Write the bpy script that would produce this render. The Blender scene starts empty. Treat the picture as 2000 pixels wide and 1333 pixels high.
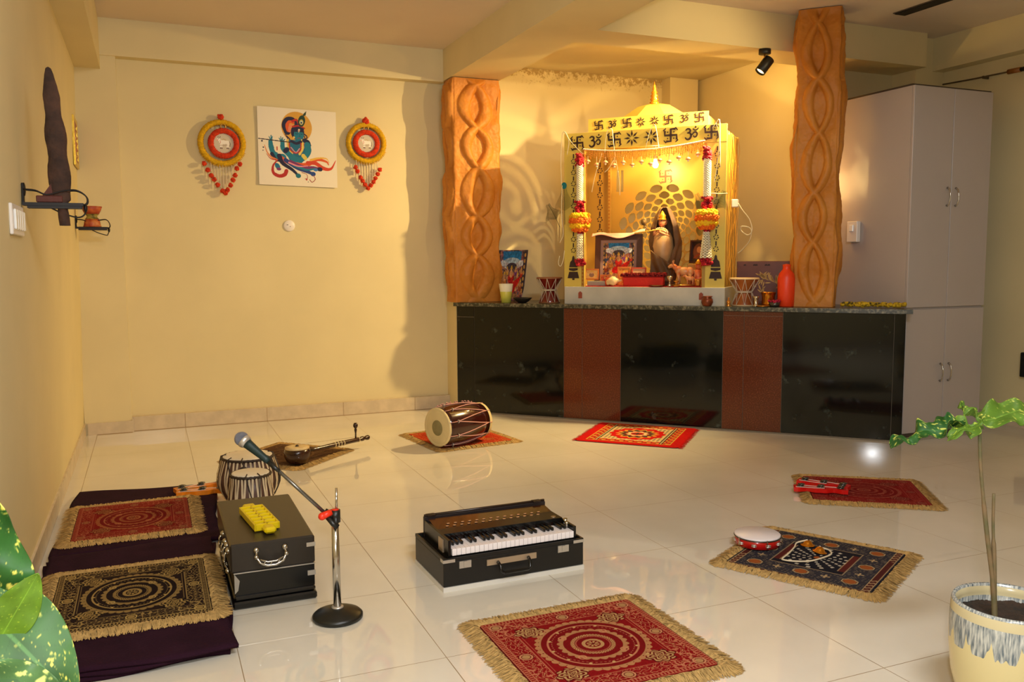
import bpy, bmesh, math, random
import numpy as np
from mathutils import Vector, Matrix, Quaternion
PI=math.pi
SC=bpy.context.scene
COL=SC.collection
random.seed(7); RNG=np.random.RandomState(11)

# ------------------------------------------------------------------ camera
cam_d=bpy.data.cameras.new('camera'); cam=bpy.data.objects.new('camera',cam_d); COL.objects.link(cam)
cam_d.sensor_width=36.0; cam_d.lens=1675.85*36/2000; cam_d.clip_start=0.05; cam_d.clip_end=60
_p,_r,_y=0.0932275,-0.005432,0.4000964
_f=Vector((math.sin(_y)*math.cos(_p),math.cos(_y)*math.cos(_p),-math.sin(_p)))
_rt=Vector((math.cos(_y),-math.sin(_y),0)); _up=_rt.cross(_f)
_a=_rt*math.cos(_r)+_up*math.sin(_r); _b=-_rt*math.sin(_r)+_up*math.cos(_r)
cam.matrix_world=Matrix(((_a.x,_b.x,-_f.x,-0.8163),(_a.y,_b.y,-_f.y,-2.4725),(_a.z,_b.z,-_f.z,1.2423),(0,0,0,1)))
SC.camera=cam

# ------------------------------------------------------------------ world, exposure
W=bpy.data.worlds.new('room_world'); SC.world=W; W.use_nodes=True
W.node_tree.nodes['Background'].inputs[0].default_value=(1.0,0.82,0.6,1); W.node_tree.nodes['Background'].inputs[1].default_value=0.05
SC.view_settings.view_transform='Standard'; SC.view_settings.look='None'; SC.view_settings.gamma=1; SC.view_settings.use_curve_mapping=False
SC.view_settings.exposure=0.38
SC.cycles.use_denoising=True
SC.cycles.max_bounces=8; SC.cycles.diffuse_bounces=4; SC.cycles.glossy_bounces=4
SC.cycles.sample_clamp_indirect=4.0
SC.cycles.caustics_reflective=False; SC.cycles.caustics_refractive=False

def light(name,typ,loc,energy,color,target=None,**kw):
    d=bpy.data.lights.new(name,typ); d.energy=energy; d.color=color
    for k,v in kw.items(): setattr(d,k,v)
    o=bpy.data.objects.new(name,d); COL.objects.link(o); o.location=loc
    if target is not None:
        o.rotation_euler=(Vector(target)-Vector(loc)).to_track_quat('-Z','Y').to_euler()
    return o
# camera flash, just above the lens
light('camera_flash','SPOT',(-0.78,-2.50,1.42),88,(0.93,0.97,1.0),target=(0.9,3.0,1.0),spot_size=math.radians(110),spot_blend=0.6,shadow_soft_size=0.05)
# ceiling lights of the part of the room behind the camera
light('ceiling_panel_light','AREA',(0.2,-2.3,2.93),96,(0.97,0.98,1.0),target=(0.4,-0.4,0),shape='RECTANGLE',size=1.2,size_y=0.6)
# adjustable spotlight under the beam
light('spotlight_lamp','SPOT',(3.175,2.500,2.545),310,(1.0,0.72,0.32),target=(1.15,3.95,0.5),spot_size=math.radians(112),spot_blend=1.0,shadow_soft_size=0.02)
# warm bulb of the room, over the right side, out of view
light('room_downlight','SPOT',(3.0,0.2,2.62),100,(1.0,0.72,0.34),target=(2.35,4.4,2.25),spot_size=math.radians(42),spot_blend=0.9,shadow_soft_size=0.03)

# added warm area light, unseen behind the cross beam, brightens the niche ceiling
light('niche_ceiling_fill','AREA',(2.95,2.875,2.79),9,(1.0,0.62,0.18),target=(2.95,3.875,2.35),shape='RECTANGLE',size=1.5,size_y=0.05)

# added fill light behind the right hand pillar, warms the niche wall, no fixture
light('niche_wall_fill','POINT',(3.78,2.66,1.80),3.6,(1.0,0.64,0.22),shadow_soft_size=0.12)

# ------------------------------------------------------------------ helpers
def lin(c):
    c=np.asarray(c,float)
    return np.where(c<=0.04045,c/12.92,((c+0.055)/1.055)**2.4)
def s8(r,g,b): return tuple(float(x) for x in lin(np.array([r,g,b])/255.0))
MATS={}
def mat(name,rgb,rough=0.6,metal=0.0,spec=0.5,var=0.0,vscale=8.0,bump=0.0,bscale=60.0,emit=None,estr=0.0,rgb2=None,coat=0.0,alpha=1.0,trans=0.0,sheen=0.0):
    if name in MATS: return MATS[name]
    m=bpy.data.materials.new(name); m.use_nodes=True; nt=m.node_tree; N=nt.nodes; L=nt.links
    b=N['Principled BSDF']; c=s8(*rgb)
    b.inputs['Base Color'].default_value=(*c,1); b.inputs['Roughness'].default_value=rough; b.inputs['Metallic'].default_value=metal
    b.inputs['Specular IOR Level'].default_value=spec; b.inputs['Coat Weight'].default_value=coat
    b.inputs['Transmission Weight'].default_value=trans; b.inputs['Alpha'].default_value=alpha
    if sheen: b.inputs['Sheen Weight'].default_value=sheen
    tc=N.new('ShaderNodeTexCoord')
    if var or rgb2:
        n=N.new('ShaderNodeTexNoise'); n.inputs['Scale'].default_value=vscale; n.inputs['Detail'].default_value=5
        L.new(tc.outputs['Object'],n.inputs['Vector'])
        r=N.new('ShaderNodeValToRGB'); r.color_ramp.elements[0].position=0.35; r.color_ramp.elements[1].position=0.68
        if rgb2: c2=s8(*rgb2); r.color_ramp.elements[0].color=(*c,1); r.color_ramp.elements[1].color=(*c2,1)
        else:
            r.color_ramp.elements[0].color=(*[x*(1-var) for x in c],1); r.color_ramp.elements[1].color=(*[min(1,x*(1+var)) for x in c],1)
        L.new(n.outputs['Fac'],r.inputs['Fac']); L.new(r.outputs['Color'],b.inputs['Base Color'])
    if bump:
        n2=N.new('ShaderNodeTexNoise'); n2.inputs['Scale'].default_value=bscale; n2.inputs['Detail'].default_value=6
        L.new(tc.outputs['Object'],n2.inputs['Vector'])
        bp=N.new('ShaderNodeBump'); bp.inputs['Strength'].default_value=bump; bp.inputs['Distance'].default_value=0.01
        L.new(n2.outputs['Fac'],bp.inputs['Height']); L.new(bp.outputs['Normal'],b.inputs['Normal'])
    if emit is not None:
        b.inputs['Emission Color'].default_value=(*s8(*emit),1); b.inputs['Emission Strength'].default_value=estr
    MATS[name]=m; return m
def vmat(name,rough=0.8,bump=0.0,bscale=300.0,spec=0.3,sheen=0.0):
    """material coloured by the mesh's own dye / print pattern attribute"""
    if name in MATS: return MATS[name]
    m=mat(name,(128,128,128),rough=rough,bump=bump,bscale=bscale,spec=spec,sheen=sheen); nt=m.node_tree
    a=nt.nodes.new('ShaderNodeAttribute'); a.attribute_name='Col'
    nt.links.new(a.outputs['Color'],nt.nodes['Principled BSDF'].inputs['Base Color'])
    return m

class MB:
    def __init__(s): s.v=[];s.f=[];s.mi=[];s.sm=[];s.cur=0;s.smooth=False;s.T=None
    def add(s,vs,fs,smooth=None):
        o=len(s.v)
        if s.T is not None: vs=[tuple(s.T@Vector(v)) for v in vs]
        s.v+= [tuple(v) for v in vs]; s.f+=[tuple(i+o for i in f) for f in fs]
        s.mi+=[s.cur]*len(fs); s.sm+=[s.smooth if smooth is None else smooth]*len(fs); return s
    def box(s,x0,x1,y0,y1,z0,z1,bev=0.0):
        if bev>0:
            b=bev; vs=[];idx={}
            for iz,(z,zs) in enumerate(((z0,1),(z1,-1))):
                for iy,(y,ys) in enumerate(((y0,1),(y1,-1))):
                    for ix,(x,xs) in enumerate(((x0,1),(x1,-1))):
                        idx[(ix,iy,iz)]=len(vs); vs+=[(x,y+ys*b,z+zs*b),(x+xs*b,y,z+zs*b),(x+xs*b,y+ys*b,z)]
            bm=bmesh.new(); [bm.verts.new(v) for v in vs]; bmesh.ops.convex_hull(bm,input=bm.verts); bm.verts.index_update()
            s.add([v.co[:] for v in bm.verts],[[v.index for v in f.verts] for f in bm.faces],False); bm.free(); return s
        vs=[(x0,y0,z0),(x1,y0,z0),(x1,y1,z0),(x0,y1,z0),(x0,y0,z1),(x1,y0,z1),(x1,y1,z1),(x0,y1,z1)]
        return s.add(vs,[(0,3,2,1),(4,5,6,7),(0,1,5,4),(1,2,6,5),(2,3,7,6),(3,0,4,7)],False)
    def lathe(s,prof,n=32,c=(0,0,0),axis=None,smooth=True,cap=True):
        """prof: (r,h) list; axis: direction"""
        q=Vector((0,0,1)).rotation_difference(Vector(axis)).to_matrix() if axis is not None else Matrix.Identity(3)
        vs=[];c=Vector(c)
        for r,h in prof:
            for i in range(n):
                a=2*PI*i/n; vs.append(tuple(c+q@Vector((r*math.cos(a),r*math.sin(a),h))))
        fs=[]
        for k in range(len(prof)-1):
            for i in range(n):
                j=(i+1)%n; fs.append((k*n+i,k*n+j,(k+1)*n+j,(k+1)*n+i))
        s.add(vs,fs,smooth)
        if cap:
            o=len(s.v)-len(vs)
            for k,rev in ((0,True),(len(prof)-1,False)):
                if prof[k][0]>1e-5:
                    l=[o+k*n+i for i in range(n)]; s.f.append(tuple(l[::-1] if rev else l)); s.mi.append(s.cur); s.sm.append(False)
        return s
    def cyl(s,p0,p1,r0,r1=None,n=20,smooth=True):
        p0=Vector(p0);p1=Vector(p1);d=p1-p0
        return s.lathe([(r0,0),(r1 if r1 is not None else r0,d.length)],n,p0,d,smooth)
    def tube(s,pts,r,n=8,closed=False,smooth=True):
        pts=[Vector(p) for p in pts]; R=r if isinstance(r,(list,tuple)) else [r]*len(pts); m=len(pts)
        vs=[];up=None
        for i,p in enumerate(pts):
            a=pts[(i-1)%m] if (closed or i>0) else p; b=pts[(i+1)%m] if (closed or i<m-1) else p
            t=(b-a); t=t.normalized() if t.length>1e-9 else Vector((0,0,1))
            if up is None: up=t.orthogonal().normalized()
            up=(up-t*up.dot(t)); up=up.normalized() if up.length>1e-6 else t.orthogonal().normalized()
            w=t.cross(up)
            for k in range(n):
                an=2*PI*k/n; vs.append(tuple(p+(up*math.cos(an)+w*math.sin(an))*R[i]))
        fs=[]
        for i in range(m if closed else m-1):
            j=(i+1)%m
            for k in range(n):
                l=(k+1)%n; fs.append((i*n+k,i*n+l,j*n+l,j*n+k))
        if not closed: fs+= [tuple(range(n))[::-1],tuple((m-1)*n+k for k in range(n))]
        return s.add(vs,fs,smooth)
    def sphere(s,c,r,n=12,m=8,sc=(1,1,1),rot=None,smooth=True):
        vs=[];c=Vector(c)
        for j in range(m+1):
            th=PI*j/m
            for i in range(n):
                a=2*PI*i/n; p=Vector((math.sin(th)*math.cos(a)*r*sc[0],math.sin(th)*math.sin(a)*r*sc[1],math.cos(th)*r*sc[2]))
                if rot is not None: p=rot@p
                vs.append(tuple(c+p))
        fs=[]
        for j in range(m):
            for i in range(n):
                k=(i+1)%n; fs.append((j*n+i,(j+1)*n+i,(j+1)*n+k,j*n+k))
        return s.add(vs,fs,smooth)
    def torus(s,c,R,r,axis=(0,0,1),n=40,k=12,wob=0.0,fr=0):
        q=Vector((0,0,1)).rotation_difference(Vector(axis)).to_matrix(); c=Vector(c); vs=[];fs=[]
        for i in range(n):
            a=2*PI*i/n
            for j in range(k):
                b=2*PI*j/k; rr=r*(1+wob*math.sin(fr*a+3*b)+random.uniform(-wob,wob)*.5)
                vs.append(tuple(c+q@Vector(((R+rr*math.cos(b))*math.cos(a),(R+rr*math.cos(b))*math.sin(a),rr*math.sin(b)))))
        for i in range(n):
            for j in range(k):
                a,b=(i+1)%n,(j+1)%k; fs.append((i*k+j,a*k+j,a*k+b,i*k+b))
        return s.add(vs,fs,True)
    def prism(s,poly,t,F):
        """poly 2D list -> F(u,v,depth) world; front at depth 0, back at t"""
        n=len(poly); vs=[F(u,v,0) for u,v in poly]+[F(u,v,t) for u,v in poly]
        fs=[tuple(range(n)),tuple(range(2*n-1,n-1,-1))]+[(i,i+n,(i+1)%n+n,(i+1)%n) for i in range(n)]
        return s.add(vs,fs,False)
    def ribbon(s,pts,w,t,F,closed=False):
        """flat stroke of width w (or list) extruded by t"""
        m=len(pts); Wd=w if isinstance(w,(list,tuple)) else [w]*m; P=[Vector(p) for p in pts]; Lf=[];Rt=[]
        for i in range(m):
            a=P[(i-1)%m] if (closed or i>0) else P[i]; b=P[(i+1)%m] if (closed or i<m-1) else P[i]
            d=(b-a).normalized(); nrm=Vector((-d.y,d.x)); Lf.append(P[i]+nrm*Wd[i]/2); Rt.append(P[i]-nrm*Wd[i]/2)
        vs=[];fs=[]
        for i in range(m):
            vs+=[F(Lf[i].x,Lf[i].y,0),F(Rt[i].x,Rt[i].y,0),F(Lf[i].x,Lf[i].y,t),F(Rt[i].x,Rt[i].y,t)]
        for i in range(m if closed else m-1):
            j=(i+1)%m; A=4*i;B=4*j
            fs+=[(A,B,B+1,A+1),(A+2,A+3,B+3,B+2),(A,A+2,B+2,B),(A+1,B+1,B+3,A+3)]
        if not closed: fs+=[(0,1,3,2),(4*(m-1),4*(m-1)+2,4*(m-1)+3,4*(m-1)+1)]
        return s.add(vs,fs,False)
    def blobs(s,pts,r,n=6,m=4,jit=0.3,sc=(1,1,1)):
        for p in pts:
            rr=r*random.uniform(1-jit,1+jit); rot=Matrix.Rotation(random.uniform(0,PI),3,'Z')@Matrix.Rotation(random.uniform(0,PI),3,'X')
            s.sphere(p,rr,n,m,sc,rot)
        return s
    def build(s,name,mats,parent=None,loc=None,rotz=0,recalc=True):
        me=bpy.data.meshes.new(name); me.from_pydata(s.v,[],s.f); me.update()
        for m in (mats if isinstance(mats,(list,tuple)) else [mats]): me.materials.append(m)
        me.polygons.foreach_set('material_index',s.mi); me.polygons.foreach_set('use_smooth',s.sm)
        if recalc: bm=bmesh.new(); bm.from_mesh(me); bmesh.ops.recalc_face_normals(bm,faces=bm.faces); bm.to_mesh(me); bm.free()
        o=bpy.data.objects.new(name,me); COL.objects.link(o)
        if parent is not None: o.parent=parent
        if loc is not None: o.location=loc; o.rotation_euler=(0,0,rotz)
        return o
def tag(o,label,cat,group=None):
    o['label']=label; o['category']=cat
    if group: o['group']=group
    return o
def struct(o): o['kind']='structure'; return o
def thing(name,label,cat,loc=(0,0,0),rotz=0,group=None):
    o=bpy.data.objects.new(name,None); COL.objects.link(o); o.location=loc; o.rotation_euler=(0,0,rotz); o.empty_display_size=.1
    return tag(o,label,cat,group)
def kids(o): return [c for c in COL.objects if c.parent==o]
def dup(o,loc,rotz=None,label=None):
    def cp(x,par):
        c=x.copy(); COL.objects.link(c)
        if par is not None: c.parent=par
        for k in kids(x): cp(k,c)
        return c
    r=cp(o,None); r.location=loc
    if rotz is not None: r.rotation_euler=(0,0,rotz)
    if label: r['label']=label
    return r
def grid_obj(name,nx,ny,pos,col,m,parent=None,keep=None,smooth=True,solid=0.0):
    """regular sheet: pos(U,V)->(x,y,z) arrays, col(U,V)->sRGB array (n,3) or None, keep(Uc,Vc)->mask of cells"""
    u=np.linspace(0,1,nx+1); v=np.linspace(0,1,ny+1); U,V=np.meshgrid(u,v); U=U.ravel();V=V.ravel()
    P=np.stack(pos(U,V),1).astype(np.float32)
    i=np.arange(nx); j=np.arange(ny); I,J=np.meshgrid(i,j); a=(J*(nx+1)+I).ravel()
    F=np.stack([a,a+1,a+nx+2,a+nx+1],1)
    CC=None if col is None else col(U,V)
    if keep is not None:
        k=keep(((I+.5)/nx).ravel(),((J+.5)/ny).ravel()); F=F[k]
    me=bpy.data.meshes.new(name)
    if keep is not None:
        used=np.unique(F); mp=np.full(len(P),-1); mp[used]=np.arange(len(used)); F=mp[F]; P=P[used]
        if CC is not None: CC=CC[used]
    me.vertices.add(len(P)); me.vertices.foreach_set('co',P.ravel())
    me.loops.add(F.size); me.loops.foreach_set('vertex_index',F.ravel().astype(np.int32))
    me.polygons.add(len(F)); me.polygons.foreach_set('loop_start',np.arange(0,F.size,4,dtype=np.int32))
    me.polygons.foreach_set('use_smooth',np.full(len(F),smooth)); me.update(calc_edges=True)
    if col is not None:
        C=lin(np.clip(CC,0,255)/255.0); at=me.color_attributes.new('Col','FLOAT_COLOR','POINT')
        at.data.foreach_set('color',np.concatenate([C,np.ones((len(C),1))],1).astype(np.float32).ravel())
    me.materials.append(m); o=bpy.data.objects.new(name,me); COL.objects.link(o)
    if parent is not None: o.parent=parent
    if solid:
        md=o.modifiers.new('thickness','SOLIDIFY'); md.thickness=solid; md.offset=0
    return o
def vnoise(x,y,seed=0):
    rs=np.random.RandomState(seed); T=rs.rand(256,256)
    xi=np.floor(x).astype(int);yi=np.floor(y).astype(int);fx=x-xi;fy=y-yi;fx=fx*fx*(3-2*fx);fy=fy*fy*(3-2*fy)
    g=lambda a,b:T[a%256,b%256]
    return (g(xi,yi)*(1-fx)+g(xi+1,yi)*fx)*(1-fy)+(g(xi,yi+1)*(1-fx)+g(xi+1,yi+1)*fx)*fy
def fbm(x,y,seed=0,o=4): return sum(vnoise(x*2**k,y*2**k,seed+k)/2**(k+1) for k in range(o))
def segdist(px,py,pts):
    d=np.full(px.shape,1e9)
    for (x0,y0),(x1,y1) in zip(pts[:-1],pts[1:]):
        dx,dy=x1-x0,y1-y0; L=dx*dx+dy*dy+1e-12; t=np.clip(((px-x0)*dx+(py-y0)*dy)/L,0,1)
        d=np.minimum(d,np.hypot(px-x0-t*dx,py-y0-t*dy))
    return d
def catmull(pts,k=6):
    P=[Vector(p) for p in pts]; P=[2*P[0]-P[1]]+P+[2*P[-1]-P[-2]]; out=[]
    for i in range(1,len(P)-2):
        for t in range(k):
            t/=k; a,b,c,d=P[i-1:i+3]
            out.append(tuple(0.5*((2*b)+(c-a)*t+(2*a-5*b+4*c-d)*t*t+(3*b-a-3*c+d)*t**3)))
    out.append(tuple(P[-2])); return out
# altar frame: s along the counter front, o inward, z up
ANG=math.radians(45.8065); OFF=3.99117
DV=Vector((math.cos(ANG),-math.sin(ANG),0)); MV=Vector((math.sin(ANG),math.cos(ANG),0))
def cw(s,o,z): 
    p=DV*s+MV*(OFF+o); return (p.x,p.y,z)
ZT=0.905   # counter top
# ------------------------------------------------------------------ room shell
paint=mat('cream_wall_paint',(224,208,162),rough=0.75,spec=0.25,var=0.035,vscale=1.7,bump=0.04,bscale=180)
ceilp=mat('ceiling_paint',(228,212,192),rough=0.9,spec=0.1,var=0.03,vscale=1.2)
damp=mat('cream_paint_with_damp_stain',(224,208,162),rough=0.8,spec=0.2)
def _dm():
    nt=damp.node_tree;N=nt.nodes;L=nt.links;tc=N.new('ShaderNodeTexCoord'); sp=N.new('ShaderNodeSeparateXYZ'); L.new(tc.outputs['Object'],sp.inputs[0])
    n=N.new('ShaderNodeTexNoise'); n.inputs['Scale'].default_value=26; n.inputs['Detail'].default_value=8; n.inputs['Roughness'].default_value=.75; L.new(tc.outputs['Object'],n.inputs['Vector'])
    mr=N.new('ShaderNodeMapRange'); mr.inputs[1].default_value=2.68; mr.inputs[2].default_value=2.88; mr.inputs[3].default_value=0; mr.inputs[4].default_value=.30; L.new(sp.outputs[2],mr.inputs[0])
    a=N.new('ShaderNodeMath'); a.operation='ADD'; L.new(n.outputs['Fac'],a.inputs[0]); L.new(mr.outputs[0],a.inputs[1])
    r=N.new('ShaderNodeValToRGB'); r.color_ramp.elements[0].position=.70; r.color_ramp.elements[0].color=(*s8(224,208,162),1); r.color_ramp.elements[1].position=.80; r.color_ramp.elements[1].color=(*s8(176,150,100),1)
    L.new(a.outputs[0],r.inputs[0]); L.new(r.outputs[0],N['Principled BSDF'].inputs['Base Color'])
_dm()
def floor_mat():
    m=mat('vitrified_tile_floor',(226,214,192),rough=0.03,spec=0.6); nt=m.node_tree;N=nt.nodes;L=nt.links;b=N['Principled BSDF']
    tc=N.new('ShaderNodeTexCoord'); sp=N.new('ShaderNodeSeparateXYZ'); L.new(tc.outputs['Object'],sp.inputs[0])
    def M(op,a,b_=None,c=None):
        n=N.new('ShaderNodeMath'); n.operation=op
        for i,x in enumerate((a,b_,c)):
            if x is None: continue
            if isinstance(x,(int,float)): n.inputs[i].default_value=x
            else: L.new(x,n.inputs[i])
        return n.outputs[0]
    def line(ax):
        f=M('FRACT',M('ADD',M('DIVIDE',sp.outputs[ax],0.6),40.0)); d=M('MINIMUM',f,M('SUBTRACT',1.0,f)); return d
    dm=M('MINIMUM',line(0),line(1))
    n=N.new('ShaderNodeTexNoise'); n.inputs['Scale'].default_value=3.1; n.inputs['Detail'].default_value=3; L.new(tc.outputs['Object'],n.inputs['Vector'])
    w=M('MULTIPLY_ADD',n.outputs['Fac'],0.0030,0.0006)
    g=M('LESS_THAN',dm,w)
    n2=N.new('ShaderNodeTexNoise'); n2.inputs['Scale'].default_value=2.0; n2.inputs['Detail'].default_value=6; L.new(tc.outputs['Object'],n2.inputs['Vector'])
    r=N.new('ShaderNodeValToRGB'); r.color_ramp.elements[0].color=(*s8(216,208,190),1); r.color_ramp.elements[1].color=(*s8(228,221,205),1)
    r.color_ramp.elements[0].position=.3; r.color_ramp.elements[1].position=.7; L.new(n2.outputs['Fac'],r.inputs[0])
    mx=N.new('ShaderNodeMix'); mx.data_type='RGBA'; L.new(g,mx.inputs[0]); L.new(r.outputs[0],mx.inputs[6]); mx.inputs[7].default_value=(*s8(150,128,96),1)
    L.new(mx.outputs[2],b.inputs['Base Color'])
    L.new(M('MULTIPLY_ADD',g,0.5,0.022),b.inputs['Roughness'])
    return m
X0,X1,Y0,Y1,ZC=-1.285,5.05,-4.2,4.44,2.957
struct(MB().box(X0-.1,X1+.1,Y0-.1,Y1+.1,-0.1,0.0).build('floor',floor_mat()))
struct(MB().box(X0-.1,X1+.1,Y0-.1,Y1+.1,ZC,ZC+.1).build('ceiling',ceilp))
b=MB(); TLX=-1.222   # slightly out of plumb
vs=[(X0,Y0,0),(X0,Y1+.1,0),(TLX,Y1+.1,ZC),(TLX,Y0,ZC),(X0-.12,Y0,0),(X0-.12,Y1+.1,0),(X0-.12,Y1+.1,ZC),(X0-.12,Y0,ZC)]
b.add(vs,[(0,1,2,3),(4,7,6,5),(0,4,5,1),(3,2,6,7),(0,3,7,4),(1,5,6,2)]); struct(b.build('wall_left',paint))
def lx(z): return X0+(TLX-X0)*z/ZC
struct(MB().box(X0-.1,3.94,Y1,Y1+.1,0,ZC).build('wall_back',paint))
struct(MB().box(1.885,3.94,4.405,Y1,0,2.885).build('wall_back_niche',damp))
struct(MB().box(3.94,X1+.1,2.83,2.93,0,ZC).build('wall_alcove',paint))
struct(MB().box(3.94,4.04,2.93,Y1+.1,0,ZC).build('wall_niche',paint))
struct(MB().box(X1,X1+.1,Y0-.1,2.83,0,ZC).build('wall_right',paint))
struct(MB().box(X0-.1,X1+.1,Y0-.1,Y0,0,ZC).build('wall_rear',paint))
struct(MB().box(1.89,3.94,2.83,Y1,2.885,2.955).build('ceiling_niche',paint))
# beams, pilasters
struct(MB().box(1.47,1.89,Y0,Y1,2.707,ZC).build('trim_1',paint))            # beam running to the back
struct(MB().box(1.89,4.75,2.50,2.83,2.707,ZC).build('trim_2',paint))        # cross beam over the altar
struct(MB().box(4.93,X1,Y0,2.83,2.707,ZC).build('trim_3',paint))            # beam on right wall
struct(MB().box(4.75,X1,2.60,2.83,0,ZC).build('trim_4',paint))              # pier in the far right corner
struct(MB().box(-1.065,1.47,4.345,Y1,2.70,ZC).build('trim_5',paint))         # lintel over recessed panel
struct(MB().box(-1.28,-0.965,4.36,Y1,0.0,2.70).build('trim_6',paint))       # pilaster left of recess
struct(MB().box(-1.26,-1.065,Y0,Y1,2.605,ZC).build('trim_7',paint))         # beam on left wall
struct(MB().box(3.60,3.90,4.27,Y1,0.9,2.885).build('trim_8',paint))         # pier behind the shrine
struct(MB().box(1.51,1.885,4.20,Y1,0.0,2.707).build('trim_9',paint))        # pier under left pillar
skirt=mat('skirting_tile',(206,188,160),rough=0.25,var=0.08,vscale=14)
dirt=mat('skirting_joint',(150,120,80),rough=0.9)
b=MB(); b.box(-0.965,1.51,4.388,4.44,0,.108); b.box(-1.26,-0.965,4.345,4.36,0,.088); b.box(-0.965,-0.955,4.35,4.385,0,.1)
b.cur=1
for x in (-1.2,-.6,0,.6,1.2): b.box(x-.0015,x+.0015,4.3875,4.40,0,.1081)
b.box(-0.965,1.51,4.387,4.389,0,.004); b.box(-1.2,-.965,4.344,4.346,0,.004)
struct(b.build('baseboard_back',[skirt,dirt]))
struct(MB().box(X0-.01,X0+.012,Y0,4.36,0,.09).build('baseboard_left',skirt))
struct(MB().box(5.038,X1,Y0,2.6,0,.085).build('baseboard_right',skirt))
# ------------------------------------------------------------------ ceiling vent, curtain pole, switch plates
th=thing('ceiling_vent','long dark slot vent in the ceiling near the cabinet','vent',(4.12,1.85,ZC))
dk=mat('dark_grille',(40,34,28),rough=.7)
b=MB(); b.box(-.055,.055,-.5,.34,-.006,.0); b.build('frame',mat('grey_vent_frame',(96,84,70),rough=.5),th)
b=MB(); b.box(-.047,.047,-.49,.33,-.012,-.006); b.build('slot',dk,th)
th=thing('curtain_pole','thin curtain pole with wooden end along the right wall','curtain pole',(5.0,2.2,2.59))
MB().tube([(0,.36,.015),(0,.1,.005),(0,-.6,-.005)],.006).build('pole',mat('pole_brown',(90,72,44),rough=.6),th)
b=MB(); b.cyl((0,-.20,.0),(0,-.30,-.002),.018); b.build('finial',mat('orange_wood',(150,92,30),rough=.5),th)
MB().cyl((0,-.30,-.002),(0,-.36,-.002),.016).build('cap',mat('black_plastic',(24,24,24),rough=.4),th)
MB().box(-.01,.05,-.005,.005,-.01,.01).build('bracket',mat('pole_brown',(90,72,44)),th)
th=thing('light_switch_disc','round white junction plate on the back wall below the poster','wall plate',(0.219,4.44,1.525))
wh=mat('white_plastic',(238,230,222),rough=.35)
MB().lathe([(.044,0),(.044,.006),(.038,.011),(0.0,.012)],40,(0,0,0),(0,-1,0)).build('plate',wh,th)
MB().box(-.02,-.008,-.0135,-.011,.004,.009).box(.004,.01,-.0135,-.011,-.008,-.003).build('screw_slot',mat('plate_mark',(110,96,84)),th)
th=thing('switch_board','white switch board with rocker switches at left edge of the picture','switch board',(lx(1.4),1.16,1.40))
MB().box(0,.012,-.16,.14,-.055,.055,.003).build('plate',wh,th)
for k in range(5):
    y=-.13+k*.055
    MB().box(.012,.02,y,y+.042,-.036,.036,.003).build('rocker',mat('white_rocker',(250,250,246),rough=.2),th)
# small dark fitting at right edge
tag(MB().box(5.0,5.05,1.60,1.80,.38,.56,.006).build('socket_box',mat('black_plastic',(24,24,24))),'black box low on the right wall at the picture edge','socket box')
# ------------------------------------------------------------------ cabinet
lam=mat('mauve_laminate',(184,174,170),rough=.32,spec=.45,var=.02,vscale=3)
edge=mat('cabinet_edge_dark',(70,58,48),rough=.6)
th=thing('tall_cabinet','tall pale grey laminate cabinet with four doors beside the altar counter','cabinet',(3.955,1.875,0))
b=MB(); b.box(0,.745,.02,.945,0,2.40); b.build('body',lam,th)
b=MB(); b.box(-.002,.747,.018,.945,2.40,2.412); b.build('top_edge',edge,th)
chrome=mat('chrome',(200,196,188),rough=.18,metal=1.0)
for zi,(z0,z1,hz) in enumerate(((0.03,.893,.445),(.907,2.40,1.667))):
    for x0,x1,hx in ((0.0,.371,.335),(.375,.745,.415)):
        d=MB().box(x0,x1,0,.019,z0,z1,.002).build('door',lam,th)
        h=MB(); zz=[hz-.062,hz-.05,hz-.02,hz+.02,hz+.05,hz+.062]
        h.tube([(hx,-.002,zz[0]),(hx,-.02,zz[1]),(hx,-.028,zz[2]),(hx,-.028,zz[3]),(hx,-.02,zz[4]),(hx,-.002,zz[5])],[.0085,.005,.004,.004,.005,.0085],8)
        h.build('handle',chrome,d)
b=MB(); b.box(.0,.745,.005,.02,.0,.03); b.build('plinth',edge,th)
th=thing('socket_outlet','white socket box on the side of the tall cabinet behind the pillar','socket',(3.953,2.36,1.44))
MB().box(-.035,0,-.05,.05,-.075,.075,.004).build('box',wh,th)
MB().box(-.046,-.035,-.02,.02,0.0,.05,.004).build('rocker',mat('white_rocker',(250,250,246)),th)
# ------------------------------------------------------------------ altar counter
granite=mat('black_granite',(15,18,16),rough=.07,spec=.4,coat=.0)
def speck(m,hi,scale,thr):
    nt=m.node_tree;N=nt.nodes;L=nt.links;bs=N['Principled BSDF'];tc=N.new('ShaderNodeTexCoord')
    n=N.new('ShaderNodeTexNoise'); n.inputs['Scale'].default_value=scale; n.inputs['Detail'].default_value=7; n.inputs['Roughness'].default_value=.65
    L.new(tc.outputs['Object'],n.inputs['Vector']); r=N.new('ShaderNodeValToRGB'); base=tuple(bs.inputs['Base Color'].default_value)
    r.color_ramp.elements[0].color=base; r.color_ramp.elements[0].position=thr; r.color_ramp.elements[1].color=(*s8(*hi),1); r.color_ramp.elements[1].position=thr+.14
    L.new(n.outputs['Fac'],r.inputs[0]); L.new(r.outputs[0],bs.inputs['Base Color'])
speck(granite,(70,78,72),9,.60)
brown=mat('brown_granite',(92,46,28),rough=.12,spec=.3); speck(brown,(125,66,40),120,.50)
joint=mat('pale_grout',(112,100,84),rough=.8)
topm=mat('green_granite_edge',(58,58,46),rough=.25); speck(topm,(128,122,98),38,.48)
th=thing('altar_counter','long diagonal altar counter clad in black and brown granite panels','counter',cw(0,0,0),-ANG)
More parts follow.
